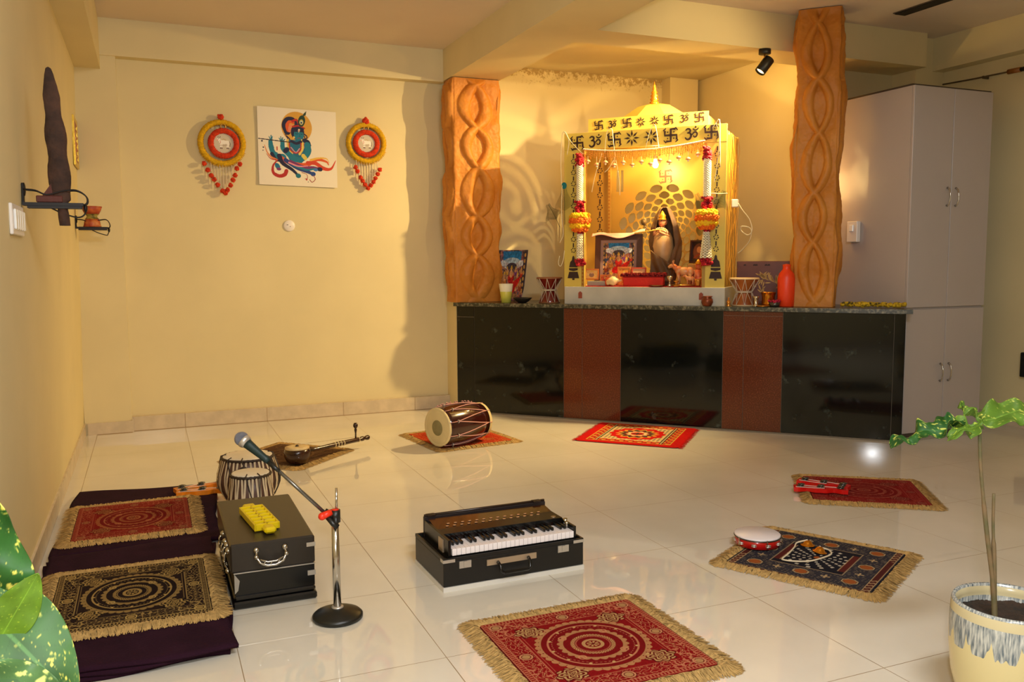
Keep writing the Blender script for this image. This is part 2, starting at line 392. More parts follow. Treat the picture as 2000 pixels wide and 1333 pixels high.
# body prism (behind panels) in local coordinates
def loc(p):
    v=Vector(p)-Vector(cw(0,0,0)); return (v.dot(DV),v.dot(MV))
end=loc((3.87,1.86,0)); poly=[(-1.945,.012),(1.405,.012),(1.40,.10),loc((3.93,2.0,0)),loc((3.93,2.80,0)),loc((3.92,4.25,0)),loc((3.58,4.25,0)),loc((1.95,4.19,0)),loc((1.60,4.19,0))]
b=MB(); b.prism(poly,.875,lambda x,y,z:(x,y,z)); b.build('core',mat('masonry_core',(90,80,66),rough=.9),th)
segs=[(-1.945,-1.790,0),(-1.787,-1.019,0),(-1.016,-.868,1),(-.865,-.560,1),(-.557,.2025,0),(.2055,.350,1),(.353,.6175,1),(.6205,1.335,0),(1.338,1.405,0)]
for a0,a1,k in segs:
    z0=.012; MB().box(a0,a1,0,.012,z0,.872,.001).build('granite_panel',brown if k else granite,th)
b=MB(); b.box(-1.945,1.40,.004,.012,0,.875); b.box(-1.945,-1.79,-.0005,.0,.786,.789); b.box(.21,.615,-.0005,0,.84,.842); b.build('grout',joint,th)
b=MB(); b.box(-1.945,1.40,-.006,.012,0,.011); b.build('bottom_strip',mat('grey_strip',(120,108,90),rough=.5),th)
tp=[(-1.965,-.022),(1.447,-.022),(1.447,.06),loc((3.93,1.99,0)),loc((3.935,4.26,0)),loc((3.60,4.26,0)),loc((1.895,4.265,0)),loc((1.895,4.19,0)),loc((1.56,4.19,0))]
b=MB(); b.prism(tp,.03,lambda x,y,z:(x,y,.875+z)); o=b.build('counter_top',topm,None); o.location=cw(0,0,0); o.rotation_euler=(0,0,-ANG)
tag(o,'dark green granite slab covering the top of the altar counter','worktop')
# ------------------------------------------------------------------ carved pillars
ochre=mat('ochre_clay',(190,118,40),rough=.5,spec=.3,rgb2=(208,138,56),vscale=5,bump=.5,bscale=22)
def carved(name,label,w,d,h,period,ph,seed,loc_,rz,amp=.034,strand=.24,sw=.050):
    nx,ny=260,420
    per=2*(w+d)
    def pos(U,V):
        q=(U*per)%per; z=V*h
        x=np.zeros_like(q);y=np.zeros_like(q);nxx=np.zeros_like(q);nyy=np.zeros_like(q);loc_u=np.zeros_like(q);wd=np.zeros_like(q)
        m=q<w; x[m]=q[m]-w/2; y[m]=-d/2; nyy[m]=-1; loc_u[m]=x[m]; wd[m]=w
        m=(q>=w)&(q<w+d); x[m]=w/2; y[m]=q[m]-w-d/2; nxx[m]=1; loc_u[m]=y[m]; wd[m]=d
        m=(q>=w+d)&(q<2*w+d); x[m]=w/2-(q[m]-w-d); y[m]=d/2; nyy[m]=1; loc_u[m]=x[m]; wd[m]=w
        m=q>=2*w+d; x[m]=-w/2; y[m]=d/2-(q[m]-2*w-d); nxx[m]=-1; loc_u[m]=y[m]; wd[m]=d
        # two braided strands forming a chain of ovals
        zz=z+.02*np.sin(z*7+seed)+ph; A=wd*strand; off=.012*np.sin(z*5+seed)
        r=np.full_like(q,.0)
        for sgn in (1,-1):
            c=off+sgn*A*np.abs(np.sin(PI*zz/period))**.8*np.sign(np.sin(PI*zz/period))
            dd=np.abs(loc_u-c)/(sw*(1+.2*np.sin(z*9+sgn))); r=np.maximum(r,np.clip(1-dd**2,0,1)**.6)
        rel=amp*r
        inside=np.clip(1-np.abs(loc_u-off)/(A+1e-6),0,1); rel=rel-.016*inside*(1-r)+.012*np.exp(-((loc_u-off)/(A*.45))**2)*np.clip(np.abs(np.sin(PI*zz/period))-.55,0,1)*2
        edgef=np.clip((wd/2-np.abs(loc_u))/.02,0,1); rel=rel*edgef
        ns=fbm(q*9+seed,z*7,seed)-.5; rel=rel+ns*.030+(fbm(q*60,z*60,seed+5)-.5)*.004
        rel=rel+.012*np.sin(z*6.3+seed*2+nxx*2)+.006*np.sin(z*17+seed)
        tcap=np.clip((h-z)/.06,0,1)*.5+.5
        endf=np.clip(z/.22,0,1)
        rel=rel*(.25+.75*endf)*np.clip((h-z)/.05,.1,1)
        rr=.02; # rounded corners
        cx=np.clip(np.abs(x)-(w/2-rr),0,rr); cy=np.clip(np.abs(y)-(d/2-rr),0,rr)
        hyp=np.hypot(cx,cy); k=np.where((cx>0)&(cy>0)&(hyp>rr),(rr/np.maximum(hyp,1e-6)),1)
        x=np.where((cx>0)&(cy>0),np.sign(x)*(w/2-rr+cx*k),x); y=np.where((cx>0)&(cy>0),np.sign(y)*(d/2-rr+cy*k),y)
        l=np.hypot(x,y); s_=np.clip(1-(wd/2-np.abs(loc_u))/.03,0,1)*.5
        dirx=nxx*(1-s_)+x/l*s_; diry=nyy*(1-s_)+y/l*s_
        return (x+dirx*rel)*1.0,(y+diry*rel)*1.0,z
    o=grid_obj(name,nx,ny,pos,None,ochre); o.location=loc_; o.rotation_euler=(0,0,rz); return o
o=carved('carved_pillar','',.40,.23,1.795,.345,-.03,3,(1.68,4.255,.907),0)
tag(o,'orange carved clay pillar standing on the left end of the altar counter','pillar')
o=carved('carved_pillar','',.285,.28,2.045,.38,-.053,8,cw(.805,.23,.907),-ANG,.024,.25,.031)
tag(o,'tall orange carved clay pillar on the right of the counter reaching the ceiling','pillar')
# ------------------------------------------------------------------ rugs
def mixc(a,b,t): t=np.clip(t,0,1)[:,None]; return a*(1-t)+b*t
def mandala(base,dark,line,gold,seed,strong=1.0):
    base,dark,line,gold=[np.array(c,float) for c in (base,dark,line,gold)]
    def col(U,V):
        u=U*2-1; v=V*2-1; n=len(u); C=np.tile(base,(n,1))
        C=C*(0.92+.16*fbm(U*90,V*90,seed,2))[:,None]
        au,av=np.abs(u),np.abs(v); mx=np.maximum(au,av); r=np.hypot(u*1.0,v*1.0); th=np.arctan2(v,u)
        C=mixc(C,dark,(r<.60)*.35)
        def put(mask,c,k=1.0):
            nonlocal C; C=mixc(C,c,mask.astype(float)*k*strong)
        # border scroll band
        band=(mx>.70)&(mx<.90)
        t=np.where(au>av,v,u); w=np.where(au>av,au,av)
        sc=np.sin(t*34+seed)*np.cos((w-.8)*62+np.sin(t*17)*2.2)+.5*np.sin(t*71)*np.cos(w*90)
        put(band&(np.abs(sc)<.20),line,.8); put(band&(sc>.95),gold,.8)
        for m0 in (0,): 
            for cu,cv in ((0,.8),(0,-.8),(.8,0),(-.8,0),(.83,.83),(-.83,.83),(.83,-.83),(-.83,-.83)):
                d=np.hypot(u-cu,v-cv); put(d<.085,dark,.9); put((d<.075)&(d>.055),line); put(d<.045,gold,.8)
        put((mx>.915)&(mx<.955)&((np.sin(t*150)>0)),line,.8)
        put((np.abs(mx-.905)<.008)|(np.abs(mx-.965)<.006),line,.8)
        put((au>.972),dark); put((av>.98),dark)
        # inner frame lines on the short sides
        put((np.abs(au-.69)<.007)&(av<.5),line,.8); put((np.abs(au-.655)<.005)&(av<.47),line,.6)
        put((np.abs(av-.69)<.007)&(au<.5),line,.6)
        # corner roses
        for su in (-1,1):
            for sv in (-1,1):
                x=u-su*.52; y=v-sv*.56; d=np.hypot(x*1.0,y*1.25); a=np.arctan2(y,x)
                lobes=.17+.022*np.sin(a*8+seed)+.02*fbm(U*40,V*40,seed+3)
                put(d<lobes,dark,.85); tex=np.sin(d*115+2.5*np.sin(a*6))+1.2*(fbm(U*75,V*75,seed+4,2)-.5)*2
                put((d<lobes*.93)&(tex>-.35),gold,.9)
                x2=u-su*.68; y2=v-sv*.70; d2=np.hypot(x2,y2); a2=np.arctan2(y2,x2)
                sw=np.abs(d2-(.13+.03*np.sin(a2*5)))<.014; put(sw&(d>lobes),line,.8)
        # rings
        pet=np.abs(np.sin(th*20)); put((r>.575)&(r<.62+.03*pet),gold,.75*1.0)
        put((r>.595)&(r<.61)&(pet<.25),dark,.8)
        put((np.abs(r-.50)<.011),line,.9); put((np.abs(r-.455)<.006)&(np.sin(th*60)>0),line,.7)
        for k in range(12):
            a=k*PI/6; d=np.hypot(u-.48*np.cos(a),v-.48*np.sin(a)); put(d<.018,gold)
        pet=np.abs(np.sin(th*12)); put((r>.33)&(r<.365+.035*pet),gold,.75)
        for k in range(4):
            a=PI/4+k*PI/2; d=np.hypot(u-.36*np.cos(a),v-.36*np.sin(a)); put((d<.055)&(np.sin(d*190)>0),line)
        put((r>.205)&(r<.25)&(np.sin(th*44)*np.sin(r*200)>-.3),gold,.85)
        put(np.abs(r-.19)<.006,line,.7)
        put((r>.085)&(r<.125),gold,.85); put((r<.07)&(np.sin(th*8)>-.1),gold,.9); put(r<.02,dark)
        put((np.sin(U*230)*np.sin(V*230)>.93)&(r>.63)&(mx<.66),line,.18)
        return C
    return col
def arch_rug():
    base=np.array((52,50,58.)); dark=np.array((24,24,34.)); ln=np.array((176,150,110.)); och=np.array((156,84,38.)); mar=np.array((78,30,26.)); cre=np.array((214,204,184.))
    def col(U,V):
        u=U*2-1; v=V*2-1; n=len(u); C=np.tile(base,(n,1))*(0.8+.4*fbm(U*80,V*80,3,2))[:,None]; au,av=np.abs(u),np.abs(v)
        def put(m,c,k=1.0):
            nonlocal C; C=mixc(C,c,m.astype(float)*k)
        tx=(np.sin(u*70+3*np.sin(v*23))*np.sin(v*66+3*np.sin(u*19))); put(tx>.62,ln,.45)
        put(au>.965,dark); put((au>.86)&(au<.945),mar,.9); put(((np.abs(au-.86)<.007)|(np.abs(au-.95)<.007))&(av<.96),ln,.9)
        put((au>.86)&(au<.945)&(av>.45)&(np.sin(v*60+np.sin(u*80))>.5),ln,.8)
        put(av>.965,mar,.8); put(np.abs(av-.955)<.007,ln,.6)
        # rosettes
        for cu,cv in ((-.65,.72),(0,.72),(.65,.72),(-.65,-.72),(0,-.72),(.65,-.72),(.68,.0),(-.68,0)):
            x=u-cu;y=v-cv; d=np.maximum(np.hypot(x,y*.9),0); oct_=np.maximum(np.maximum(np.abs(x),np.abs(y)),(np.abs(x)+np.abs(y))*.72)
            put(oct_<.115,dark); put((oct_<.108)&(oct_>.088),ln,.95); put(oct_<.082,och,.95)
        for cu,cv in ((-.33,.72),(.33,.72),(-.33,-.72),(.33,-.72),(.68,.36),(.68,-.36),(-.68,.36),(-.68,-.36)):
            x=np.abs(u-cu);y=np.abs(v-cv); put(((x<.014)&(y<.07))|((y<.016)&(x<.06)),ln,.95)
        # centre field
        inn=(au<.50)&(av<.52); put(inn,dark,.9); put(((np.abs(au-.50)<.008)&(av<.53))|((np.abs(av-.53)<.009)&(au<.51)),ln,.75)
        put((au>.40)&(au<.49)&(av<.40),mar*1.15,.95); put((np.abs(au-.40)<.006)&(av<.4),ln,.8)
        r=np.hypot(u/.42,v/.52); th=np.arctan2(v,u)
        k=np.floor(r*6); ph=np.sin(th*(7+2*k)+k*1.7); rf=(r*6)%1
        put((r<.98)&(r>.14)&(ph>.55)&(rf>.2)&(rf<.8),cre,.85); put(r<.10,och)
        return C
    return col
def prayer_rug():
    red=np.array((196,22,18.)); yel=np.array((222,160,62.)); dk=np.array((52,60,48.)); cre=np.array((226,200,140.)); dr=np.array((140,12,16.))
    def col(U,V):
        u=U*2-1; v=V*2-1; n=len(u); C=np.tile(red,(n,1))*(0.9+.2*fbm(U*70,V*70,5,2))[:,None]; au,av=np.abs(u),np.abs(v)
        def put(m,c,k=1.0):
            nonlocal C; C=mixc(C,c,m.astype(float)*k)
        f=(au<.80)&(av<.86); put(f&(np.sin(u*36)*np.sin(v*30)>.0),yel,.85); put(f&(np.abs(np.sin(u*36)*np.sin(v*30))<.12),dk,.7)
        put((au<.64)&(av<.66),cre,.9); put((au<.60)&(av<.62)&(np.sin(u*40+v*40)*np.sin(u*40-v*40)>.1),dk,.6)
        put(((np.abs(au-.62)<.03)&(av<.84)),dk,.9); put((np.abs(au-.62)<.01)&(av<.84),cre)
        r=au/.56+av/.60; d2=np.hypot(u/.54,v/.60); th=np.arctan2(v,u)
        put(d2<.98+.05*np.sin(th*12),red); put((d2<.72+.08*np.sin(th*14)),yel,.9); put(d2<.60+.07*np.sin(th*14+1),dk,.9)
        put(d2<.46+.07*np.sin(th*10),dr); put(d2<.38+.05*np.sin(th*10),cre,.95); put(d2<.24,red); put((d2<.16)&(au<.02),dk); put((d2<.2)&(av<.03),dk)
        put((np.abs(au-.80)<.012)&(av<.86),yel,.9); put((np.abs(av-.86)<.014)&(au<.80),yel,.9)
        return C
    return col
wool=vmat('woven_rug_pile',rough=.95,bump=.35,bscale=420,spec=.1)
fringe_m=mat('tan_fringe',(190,156,98),rough=.95,var=.22,vscale=60,spec=.1)
fringe_m2=mat('red_fringe',(180,22,20),rough=.95,var=.2,vscale=60,spec=.1)
def fringe_mesh(hw,hd,L,seed,z=.006,n=900,jit=.33,r0=.03):
    rs=random.Random(seed); b=MB(); per=[]
    # rounded rectangle perimeter with outward normals
    pts=[]
    def side(a,b_,nrm): 
        m=max(2,int(n*math.dist(a,b_)/(4*(hw+hd))))
        for i in range(m):
            t=(i+.5)/m; pts.append((a[0]+(b_[0]-a[0])*t,a[1]+(b_[1]-a[1])*t,nrm))
    side((-hw,-hd),(hw,-hd),(0,-1)); 
    def corner(cx,cy,a0):
        m=int(n*.055)
        for i in range(m):
            a=a0+(i+.5)/m*PI/2; pts.append((cx,cy,(math.cos(a),math.sin(a))))
    corner(hw,-hd,-PI/2); side((hw,-hd),(hw,hd),(1,0)); corner(hw,hd,0); side((hw,hd),(-hw,hd),(0,1)); corner(-hw,hd,PI/2); side((-hw,hd),(-hw,-hd),(-1,0)); corner(-hw,-hd,PI)
    for lay in range(2):
        for x,y,(nx,ny) in pts:
            ang=rs.gauss(0,jit); ca,sa=math.cos(ang),math.sin(ang); dx,dy=nx*ca-ny*sa,nx*sa+ny*ca; l=L*rs.uniform(.74,1.12); w=.0030
            bend=rs.uniform(-.35,.35); h=rs.uniform(.004,.011)
            tl=rs.uniform(-.0006,.0006); ox,oy=x-nx*.006+rs.uniform(-.003,.003),y-ny*.006+rs.uniform(-.003,.003)
            vs=[];zz=(z,z+h,z*.6+h*.3,.0015)
            for i,t in enumerate((0,.35,.72,1)):
                px=ox+dx*l*t-dy*bend*l*t*t*.5; py=oy+dy*l*t+dx*bend*l*t*t*.5; ww=w*(1-.55*t)
                vs+=[(px-dy*ww,py+dx*ww,zz[i]),(px+dy*ww,py-dx*ww,zz[i]+tl)]
            b.add(vs,[(0,1,3,2),(2,3,5,4),(4,5,7,6)],True)
    # flat woven skirt under the threads
    b.smooth=False
    sk=[];m=14;R=L*.45
    for cx,cy,a0 in ((hw,-hd,-PI/2),(hw,hd,0),(-hw,hd,PI/2),(-hw,-hd,PI)):
        for i in range(m+1):
            a=a0+i/m*PI/2; sk.append((cx+R*math.cos(a),cy+R*math.sin(a)))
    k=len(sk); vs=[(p[0],p[1],.0008) for p in sk]+[(p[0],p[1],.004) for p in sk]
    b.add(vs,[tuple(range(k,2*k))]+[(i,(i+1)%k,(i+1)%k+k,i+k) for i in range(k)],False)
    return b
def rug(name,label,cx,cy,rz,hw,hd,colf,zb=0.0,L=.062,seed=1,n=900,nx=300,fm=None,group='fringed seat rugs on the floor',wav=.0):
    th=thing(name,label,'rug',(cx,cy,zb),rz,group)
    def pos(U,V):
        u=U*2-1;v=V*2-1; e=np.minimum(np.minimum(U,1-U)*2*hw,np.minimum(V,1-V)*2*hd)
        z=.0045+.0055*np.clip(e/.008,0,1)**.5+.002*wav*np.sin(U*5+seed)*np.sin(V*4)
        rr=.035; x=u*hw; y=v*hd
        cx_=np.clip(np.abs(x)-(hw-rr),0,rr); cy_=np.clip(np.abs(y)-(hd-rr),0,rr); h=np.hypot(cx_,cy_); k=np.where(h>rr,rr/np.maximum(h,1e-6),1)
        x=np.where((cx_>0)&(cy_>0),np.sign(x)*(hw-rr+cx_*k),x); y=np.where((cx_>0)&(cy_>0),np.sign(y)*(hd-rr+cy_*k),y)
        return x,y,z
    grid_obj('woven_field',nx,int(nx*hd/hw),pos,colf,wool,th)
    fringe_mesh(hw,hd,L,seed,n=n).build('fringe',fm or fringe_m,th,recalc=False)
    return th
redm=lambda s,st=1.0: mandala((132,12,16),(88,8,12),(190,126,88),(190,156,98),s,st)
rug('fringed_rug','bright red mandala rug with tan fringe in the foreground, cut by the picture bottom',.458,-.117,math.radians(0),.295,.282,redm(1),L=.066,seed=1,n=1500,nx=460)
rug('fringed_rug','navy patterned rug with tan fringe under the tambourine and brass cymbals',1.690,.222,math.radians(-60.5),.29,.27,arch_rug(),seed=2,n=1200,nx=340)
rug('fringed_rug','dark red mandala rug with tan fringe under the red jingle clappers',2.670,.942,math.radians(-35.5),.29,.256,mandala((122,18,20),(80,8,12),(160,84,70),(158,98,76),4,.75),seed=3,n=1000,nx=300)
rug('fringed_rug','red rug with olive tan fringe under the two headed barrel drum',1.158,3.150,math.radians(7.5),.275,.29,mandala((166,34,18),(110,14,10),(206,120,60),(208,140,66),5,.8),seed=4,n=900,nx=220)
rug('fringed_rug','brown rug with tan fringe lying under the one stringed gourd lute',-.035,3.085,math.radians(45),.262,.262,mandala((78,52,34),(48,30,22),(120,90,56),(128,98,60),6,.7),seed=5,n=900,nx=220)
rug('fringed_rug','red mandala rug on the far fold of the purple blanket',-.925,1.885,math.radians(0),.253,.285,mandala((122,18,16),(84,10,12),(168,104,72),(164,116,66),7,.9),zb=.030,seed=6,n=1000,nx=320)
rug('fringed_rug','black and gold mandala rug on the near fold of the purple blanket',-.915,.843,math.radians(0),.262,.296,mandala((36,22,20),(20,12,14),(176,146,84),(178,146,82),8),zb=.042,seed=7,n=1200,nx=400)
th=rug('prayer_rug','small bright red rug with yellow border at the foot of the altar counter',2.350,2.729,-ANG+math.radians(1.0),.362,.345,prayer_rug(),L=.0,seed=8,n=10,nx=240,group=None)
for k in kids(th):
    if k.name.startswith('fringe'): bpy.data.objects.remove(k)
rs=random.Random(4)
for sx in (-1,1):
    b=MB()
    for i in range(150):
        y=-.345+.69*i/149; l=rs.uniform(.012,.03); j=rs.gauss(0,.006); b.add([(sx*.358,y-.003,.006),(sx*.358,y+.003,.006),(sx*(.362+l),y+j+.002,.002),(sx*(.362+l),y+j-.002,.002)],[(0,1,2,3)],False)
    b.build('tassels',fringe_m2,th)

# ------------------------------------------------------------------ folded purple blanket
purp=mat('purple_felt',(44,20,34),rough=.95,sheen=.0,var=.15,vscale=10,bump=.3,bscale=160,spec=.1)
def sheet(name,xa,xb,ya,yb,z,th_,parent,seed,skew=(0,0,0,0),wob=.012):
    def pos(U,V):
        x=xa+(xb-xa)*U; y=ya+(yb-ya)*V; x=x+np.where(U>.5,1,-1)*wob*np.sin(V*9+seed)*np.abs(U*2-1)**3+skew[0]*V+skew[1]*(1-V)*U; y=y+np.where(V>.5,1,-1)*wob*np.sin(U*7+seed)*np.abs(V*2-1)**3+skew[2]*U*(1-V)+skew[3]*U*V
        e=np.minimum(np.minimum(U,1-U)*(xb-xa),np.minimum(V,1-V)*(yb-ya))
        zz=z+.003*fbm(U*6,V*6,seed,2)-.004*(1-np.clip(e/.02,0,1))
        return x,y,zz
    o=grid_obj(name,50,60,pos,None,purp,parent); m=o.modifiers.new('thickness','SOLIDIFY'); m.thickness=th_; m.offset=-1
    return o
th=thing('folded_blanket','dark purple blanket folded far half under the red mandala rug by left wall','blanket',(0,0,0))
sheet('top_fold',-1.235,-.560,1.475,2.555,.028,.012,th,1,(0.03,0,0,-.10)); sheet('lower_fold',-1.225,-.565,1.50,2.54,.0145,.012,th,2,(0.03,0,0,-.10))
th=thing('folded_blanket','dark purple blanket folded thick under the black and gold rug','blanket',(0,0,0))
sheet('top_fold',-1.245,-.600,.270,1.435,.040,.011,th,3,(0,0,0,.03)); sheet('middle_fold',-1.24,-.612,.275,1.42,.0275,.011,th,4,(0,.0,0,.03),.018); sheet('lower_fold',-1.24,-.605,.285,1.42,.0145,.012,th,5,(0,.0,0,.03),.018)
# ------------------------------------------------------------------ instruments
blk=mat('black_lacquer',(13,13,12),rough=.25,spec=.5,coat=.0)
blkm=mat('black_rexine',(17,16,15),rough=.4,bump=.12,bscale=500)
alu=mat('aluminium_trim',(206,200,190),rough=.35,metal=.7)
ivory=mat('white_key',(244,236,236),rough=.22); dwood=mat('dark_varnished_wood',(38,20,12),rough=.25,rgb2=(66,32,16),vscale=9,coat=.3)
# open portable harmonium
th=thing('harmonium','open black portable harmonium with white keyboard on the floor','harmonium',(.16,.507,0),math.radians(1.2))
b=MB(); Wd,Dp=.597,.345
b.box(0,Wd,0,Dp,.018,.115,.003); b.box(0,Wd,0,.008,.115,.128); b.box(0,Wd,Dp-.008,Dp,.115,.128); b.box(0,.008,.008,Dp-.008,.115,.128); b.box(Wd-.008,Wd,.008,Dp-.008,.115,.128)
case=b.build('base_case',blkm,th)
b=MB(); b.box(-.002,Wd+.002,-.002,Dp+.002,0,.018); b.build('metal_skirt',mat('bright_trim',(226,222,214),rough=.4,metal=.25),th)
b=MB()
for x0,x1 in ((0,.045),(Wd-.045,Wd)): b=MB(); b.box(x0-.001,x1+.001,-.002,0,.112,.124); b.box(*((-.002,0) if x0==0 else (Wd,Wd+.002)),-.001,.03,.112,.124); b.build('corner_guard',alu,th)
for x in (.062,.48):
    b=MB(); b.box(x,x+.048,-.005,0,.085,.112); b.box(x+.017,x+.031,-.009,-.005,.090,.112); b.build('case_latch',alu,th)
b=MB(); b.box(.175,.385,-.004,0,.078,.101); hp=b.build('handle_plate',mat('brassy_plate',(190,168,140),rough=.35,metal=.6),th)
b=MB(); b.tube([(.22,-.004,.088),(.222,-.022,.080),(.224,-.03,.058),(.235,-.033,.052),(.335,-.033,.052),(.346,-.03,.058),(.348,-.022,.080),(.35,-.004,.088)],.0065,10); b.build('carry_handle',blk,th)
# upper body
x0,x1=.038,.562
b=MB(); b.box(x0-.012,x0,.018,.30,.116,.192,.002); b.box(x1,x1+.012,.018,.30,.116,.176,.002); b.box(x0,x1,.018,.30,.105,.130); b.box(x0,x1,.118,.30,.13,.185)
b.build('upper_body',blk,th)
b=MB(); F=lambda u,v,d:(u,v,.186+d)
# sloping sound board with oval holes
b.add([(x0,.118,.176),(x1,.118,.170),(x1,.285,.195),(x0,.285,.199)],[(0,1,2,3)],False); b.add([(x0,.118,.13),(x1,.118,.13),(x1,.118,.170),(x0,.118,.176)],[(0,1,2,3)],False)
b.build('sound_board',dwood,th)
b=MB()
for i in range(14):
    for j in (0,1):
        x=x0+.05+i*.031+j*.012; y=.20+j*.022+.0; z=.1892+(y-.2)*.13-(x-x0)*.009
        b.sphere((x,y,z),.006,10,6,(1.2,.8,.35))
b.build('sound_hole',mat('pale_brass_inlay',(190,140,96),rough=.4),th)
b=MB(); b.box(x0-.012,x1+.012,.30,.318,.116,.205,.002); 
for k in range(5): b.box(x0+.005,x1-.005,.318+.001+k*.004,.318+.003+k*.004,.12,.20)
b.build('bellows',mat('black_bellows',(34,24,24),rough=.5),th)
b=MB(); b.tube([(x0-.01,.309,.208),(x1+.01,.309,.208)],.006,8); b.box(x0+.0,x0+.035,.296,.322,.2045,.212); b.box(x1-.045,x1-.01,.296,.322,.2045,.212); b.build('bellows_rail',mat('rail_dark',(44,30,24),rough=.3),th)
for kx_,ky_,kz_,kr_ in ((x1-.03,.14,.176,.01),(x1,.09,.177,.008),(x1-.012,.055,.176,.006)): b=MB(); b.cyl((kx_,ky_,kz_-.01),(kx_,ky_,kz_+.012),kr_); b.build('stop_knob',chrome,th)
b=MB(); b.box(x0-.016,x0-.012,.07,.12,.13,.18); b.box(x0-.0165,x0-.0155,.082,.108,.14,.17); b.build('side_handle',mat('brassy_plate',(190,168,140)),th)
# keys
nw=28; kw=(x1-x0-.004)/nw; names=[0,1,2,3,4,5,6]
for i in range(nw):
    kx=x0+.002+i*kw; k=MB(); k.box(kx+.0006,kx+kw-.0006,.012,.115,.132,.158,.001); k.build('white_key',ivory,th)
for i in range(nw-1):
    if (i+3)%7 in (2,6): continue
    kx=x0+.002+(i+1)*kw; k=MB(); k.box(kx-.005,kx+.005,.052,.116,.157,.171,.002); k.build('black_key',blk,th)
# closed harmonium standing with its carry handle to the camera
th=thing('harmonium','closed black harmonium case with silver handle beside the purple blanket','harmonium',(-.588,.650,0))
w,d,h=.298,.62,.240
b=MB(); b.box(.0,w,.0,d,.135,h,.006); b.build('lid',mat('lid_black_brown',(40,33,26),rough=.35),th)
b=MB(); b.box(.012,w-.002,.004,d-.004,.05,.133,.002); b.box(.004,w+.004,-.004,d+.004,0,.028,.006); b.box(.008,w+.0,.0,d,.028,.05,.008); b.build('lower_case',blk,th)
b=MB(); b.box(.010,w,-.001,d,.1325,.1355); b.build('metal_line',alu,th)
b=MB(); b.box(w-.03,w+.002,-.003,.004,.200,.215); b.build('case_catch',alu,th); b=MB(); b.box(w-.028,w+.001,.001,.006,.09,.108); b.build('case_catch',alu,th)
b=MB()
b.add([(.012,.0035,.132),(.03,.0035,.105),(.024,.0035,.07),(.012,.0035,.058),(.012,.004,.058)],[(0,1,2,3)],False); b.build('worn_corner',mat('worn_patch',(150,142,128),rough=.8),th)
b=MB(); hx=.14
arc=[(hx-.05,-.004,.208),(hx-.052,-.02,.192),(hx-.04,-.028,.170),(hx-.015,-.031,.160),(hx+.015,-.031,.160),(hx+.04,-.028,.170),(hx+.052,-.02,.192),(hx+.05,-.004,.208)]
b.tube(arc,[.006,.0055,.005,.005,.005,.005,.0055,.006],8)
b.tube([(p[0]*1.0,p[1]-.001,p[2]+.014) for p in arc[2:6]],.003,6)
for x in (-.025,0,.025): b.tube([(hx+x-.008,-.031,.162),(hx+x+.004,-.031,.176)],.0022,6)
for sx in (-.05,.05): b.sphere((hx+sx,-.006,.212),.011,12,8,(1,.7,1)); b.sphere((hx+sx*1.05,-.02,.192),.009,10,8)
b.build('ornate_handle',chrome,th)
for i,(y,z) in enumerate(((.07,.205),(.12,.21),(.20,.20),(.30,.20))):
    b=MB(); b.sphere((.0,y,z-.005),.012,12,8); b.tube([(-.002,y,z),(-.014,y,z-.02),(-.014,y,z-.055),(0,y,z-.075)],.0045,8); b.tube([(-.016,y-.014,z-.04),(-.016,y+.014,z-.04)],.004,8); b.sphere((-.004,y,z-.08),.010,10,8); b.build('lid_latch',chrome,th)
# yellow jingle frame on the closed harmonium
yel=mat('yellow_plastic',(232,202,10),rough=.35,spec=.5)
th=thing('jingle_ladder','yellow plastic jingle frame lying on the closed harmonium','percussion',(-.458,.905,.2435),math.radians(6.5))
b=MB(); w_,l_=.047,.135
b.box(-w_,-w_+.008,-l_,l_,0,.026,.002); b.box(w_-.008,w_,-l_,l_,0,.026,.002); b.box(-.004,.004,-l_,l_,0,.026,.002)
for k in range(7):
    y=-l_+k*(2*l_-.01)/6; b.box(-w_+.002,w_-.002,y,y+.010,0,.026,.002)
b.box(-.024,.024,l_,l_+.05,0,.022,.006); b.box(-.022,.022,-l_-.055,-l_,0,.024,.008); b.build('frame',yel,th)
for k in range(6):
    for sx in (-1,1):
        y=-l_+.022+k*.0435; b=MB(); b.lathe([(.002,-.002),(.017,0.0015),(.017,.003),(.004,.002)],18,(sx*.0215,y+.004,.014),(.25*sx,.55,.8)); b.build('jingle_disc',mat('yellow_jingle',(226,206,60),rough=.3),th)
# wooden clappers with jingles
def clapper(label,loc_,rz,wood,grp,L=.27):
    th=thing('wooden_clapper',label,'hand clapper',loc_,rz,grp)
    b=MB(); n=26; P=[]; 
    for side in (1,-1):
        for i in range(n+1):
            t=(i/n if side==1 else 1-i/n); x=-L/2+L*t; wv=.026+.009*math.cos(2*PI*t*2.0)-.004*math.cos(2*PI*t*4)
            P.append((x,side*wv))
    F=lambda x,y,z:(x,y,z)
    b.prism(P[::-1],.022,lambda u,v,d:(u,v,d)); b.build('wooden_bar',wood,th)
    b=MB(); b.ribbon([(-L/2+.03,.026),(-.03,.018),(.03,.022),(L/2-.02,.014)],.006,.0012,lambda u,v,d:(u,v,.0222+d)); b.ribbon([(-L/2+.01,-.014),(-.04,-.018),(.02,-.012)],.006,.0012,lambda u,v,d:(u,v,.0222+d)); b.build('white_line',mat('white_paint_line',(240,232,220),rough=.5),th)
    for x,y in ((-L/2+.035,.002),(0.0,.0),(L/2-.035,0)):
        b=MB(); b.lathe([(.0,.0),(.018,.002),(.019,.004),(.006,.009),(0,.010)],20,(x,y,.0225)); b.lathe([(.0,.0),(.018,.002),(.019,.004),(.006,.008),(0,.009)],20,(x+.004,y,.031)); b.build('jingle_disc',mat('dark_steel',(90,88,82),rough=.3,metal=.8),th)
    return th
redw=mat('red_painted_wood',(206,22,16),rough=.3); orw=mat('orange_painted_wood',(226,128,22),rough=.35)
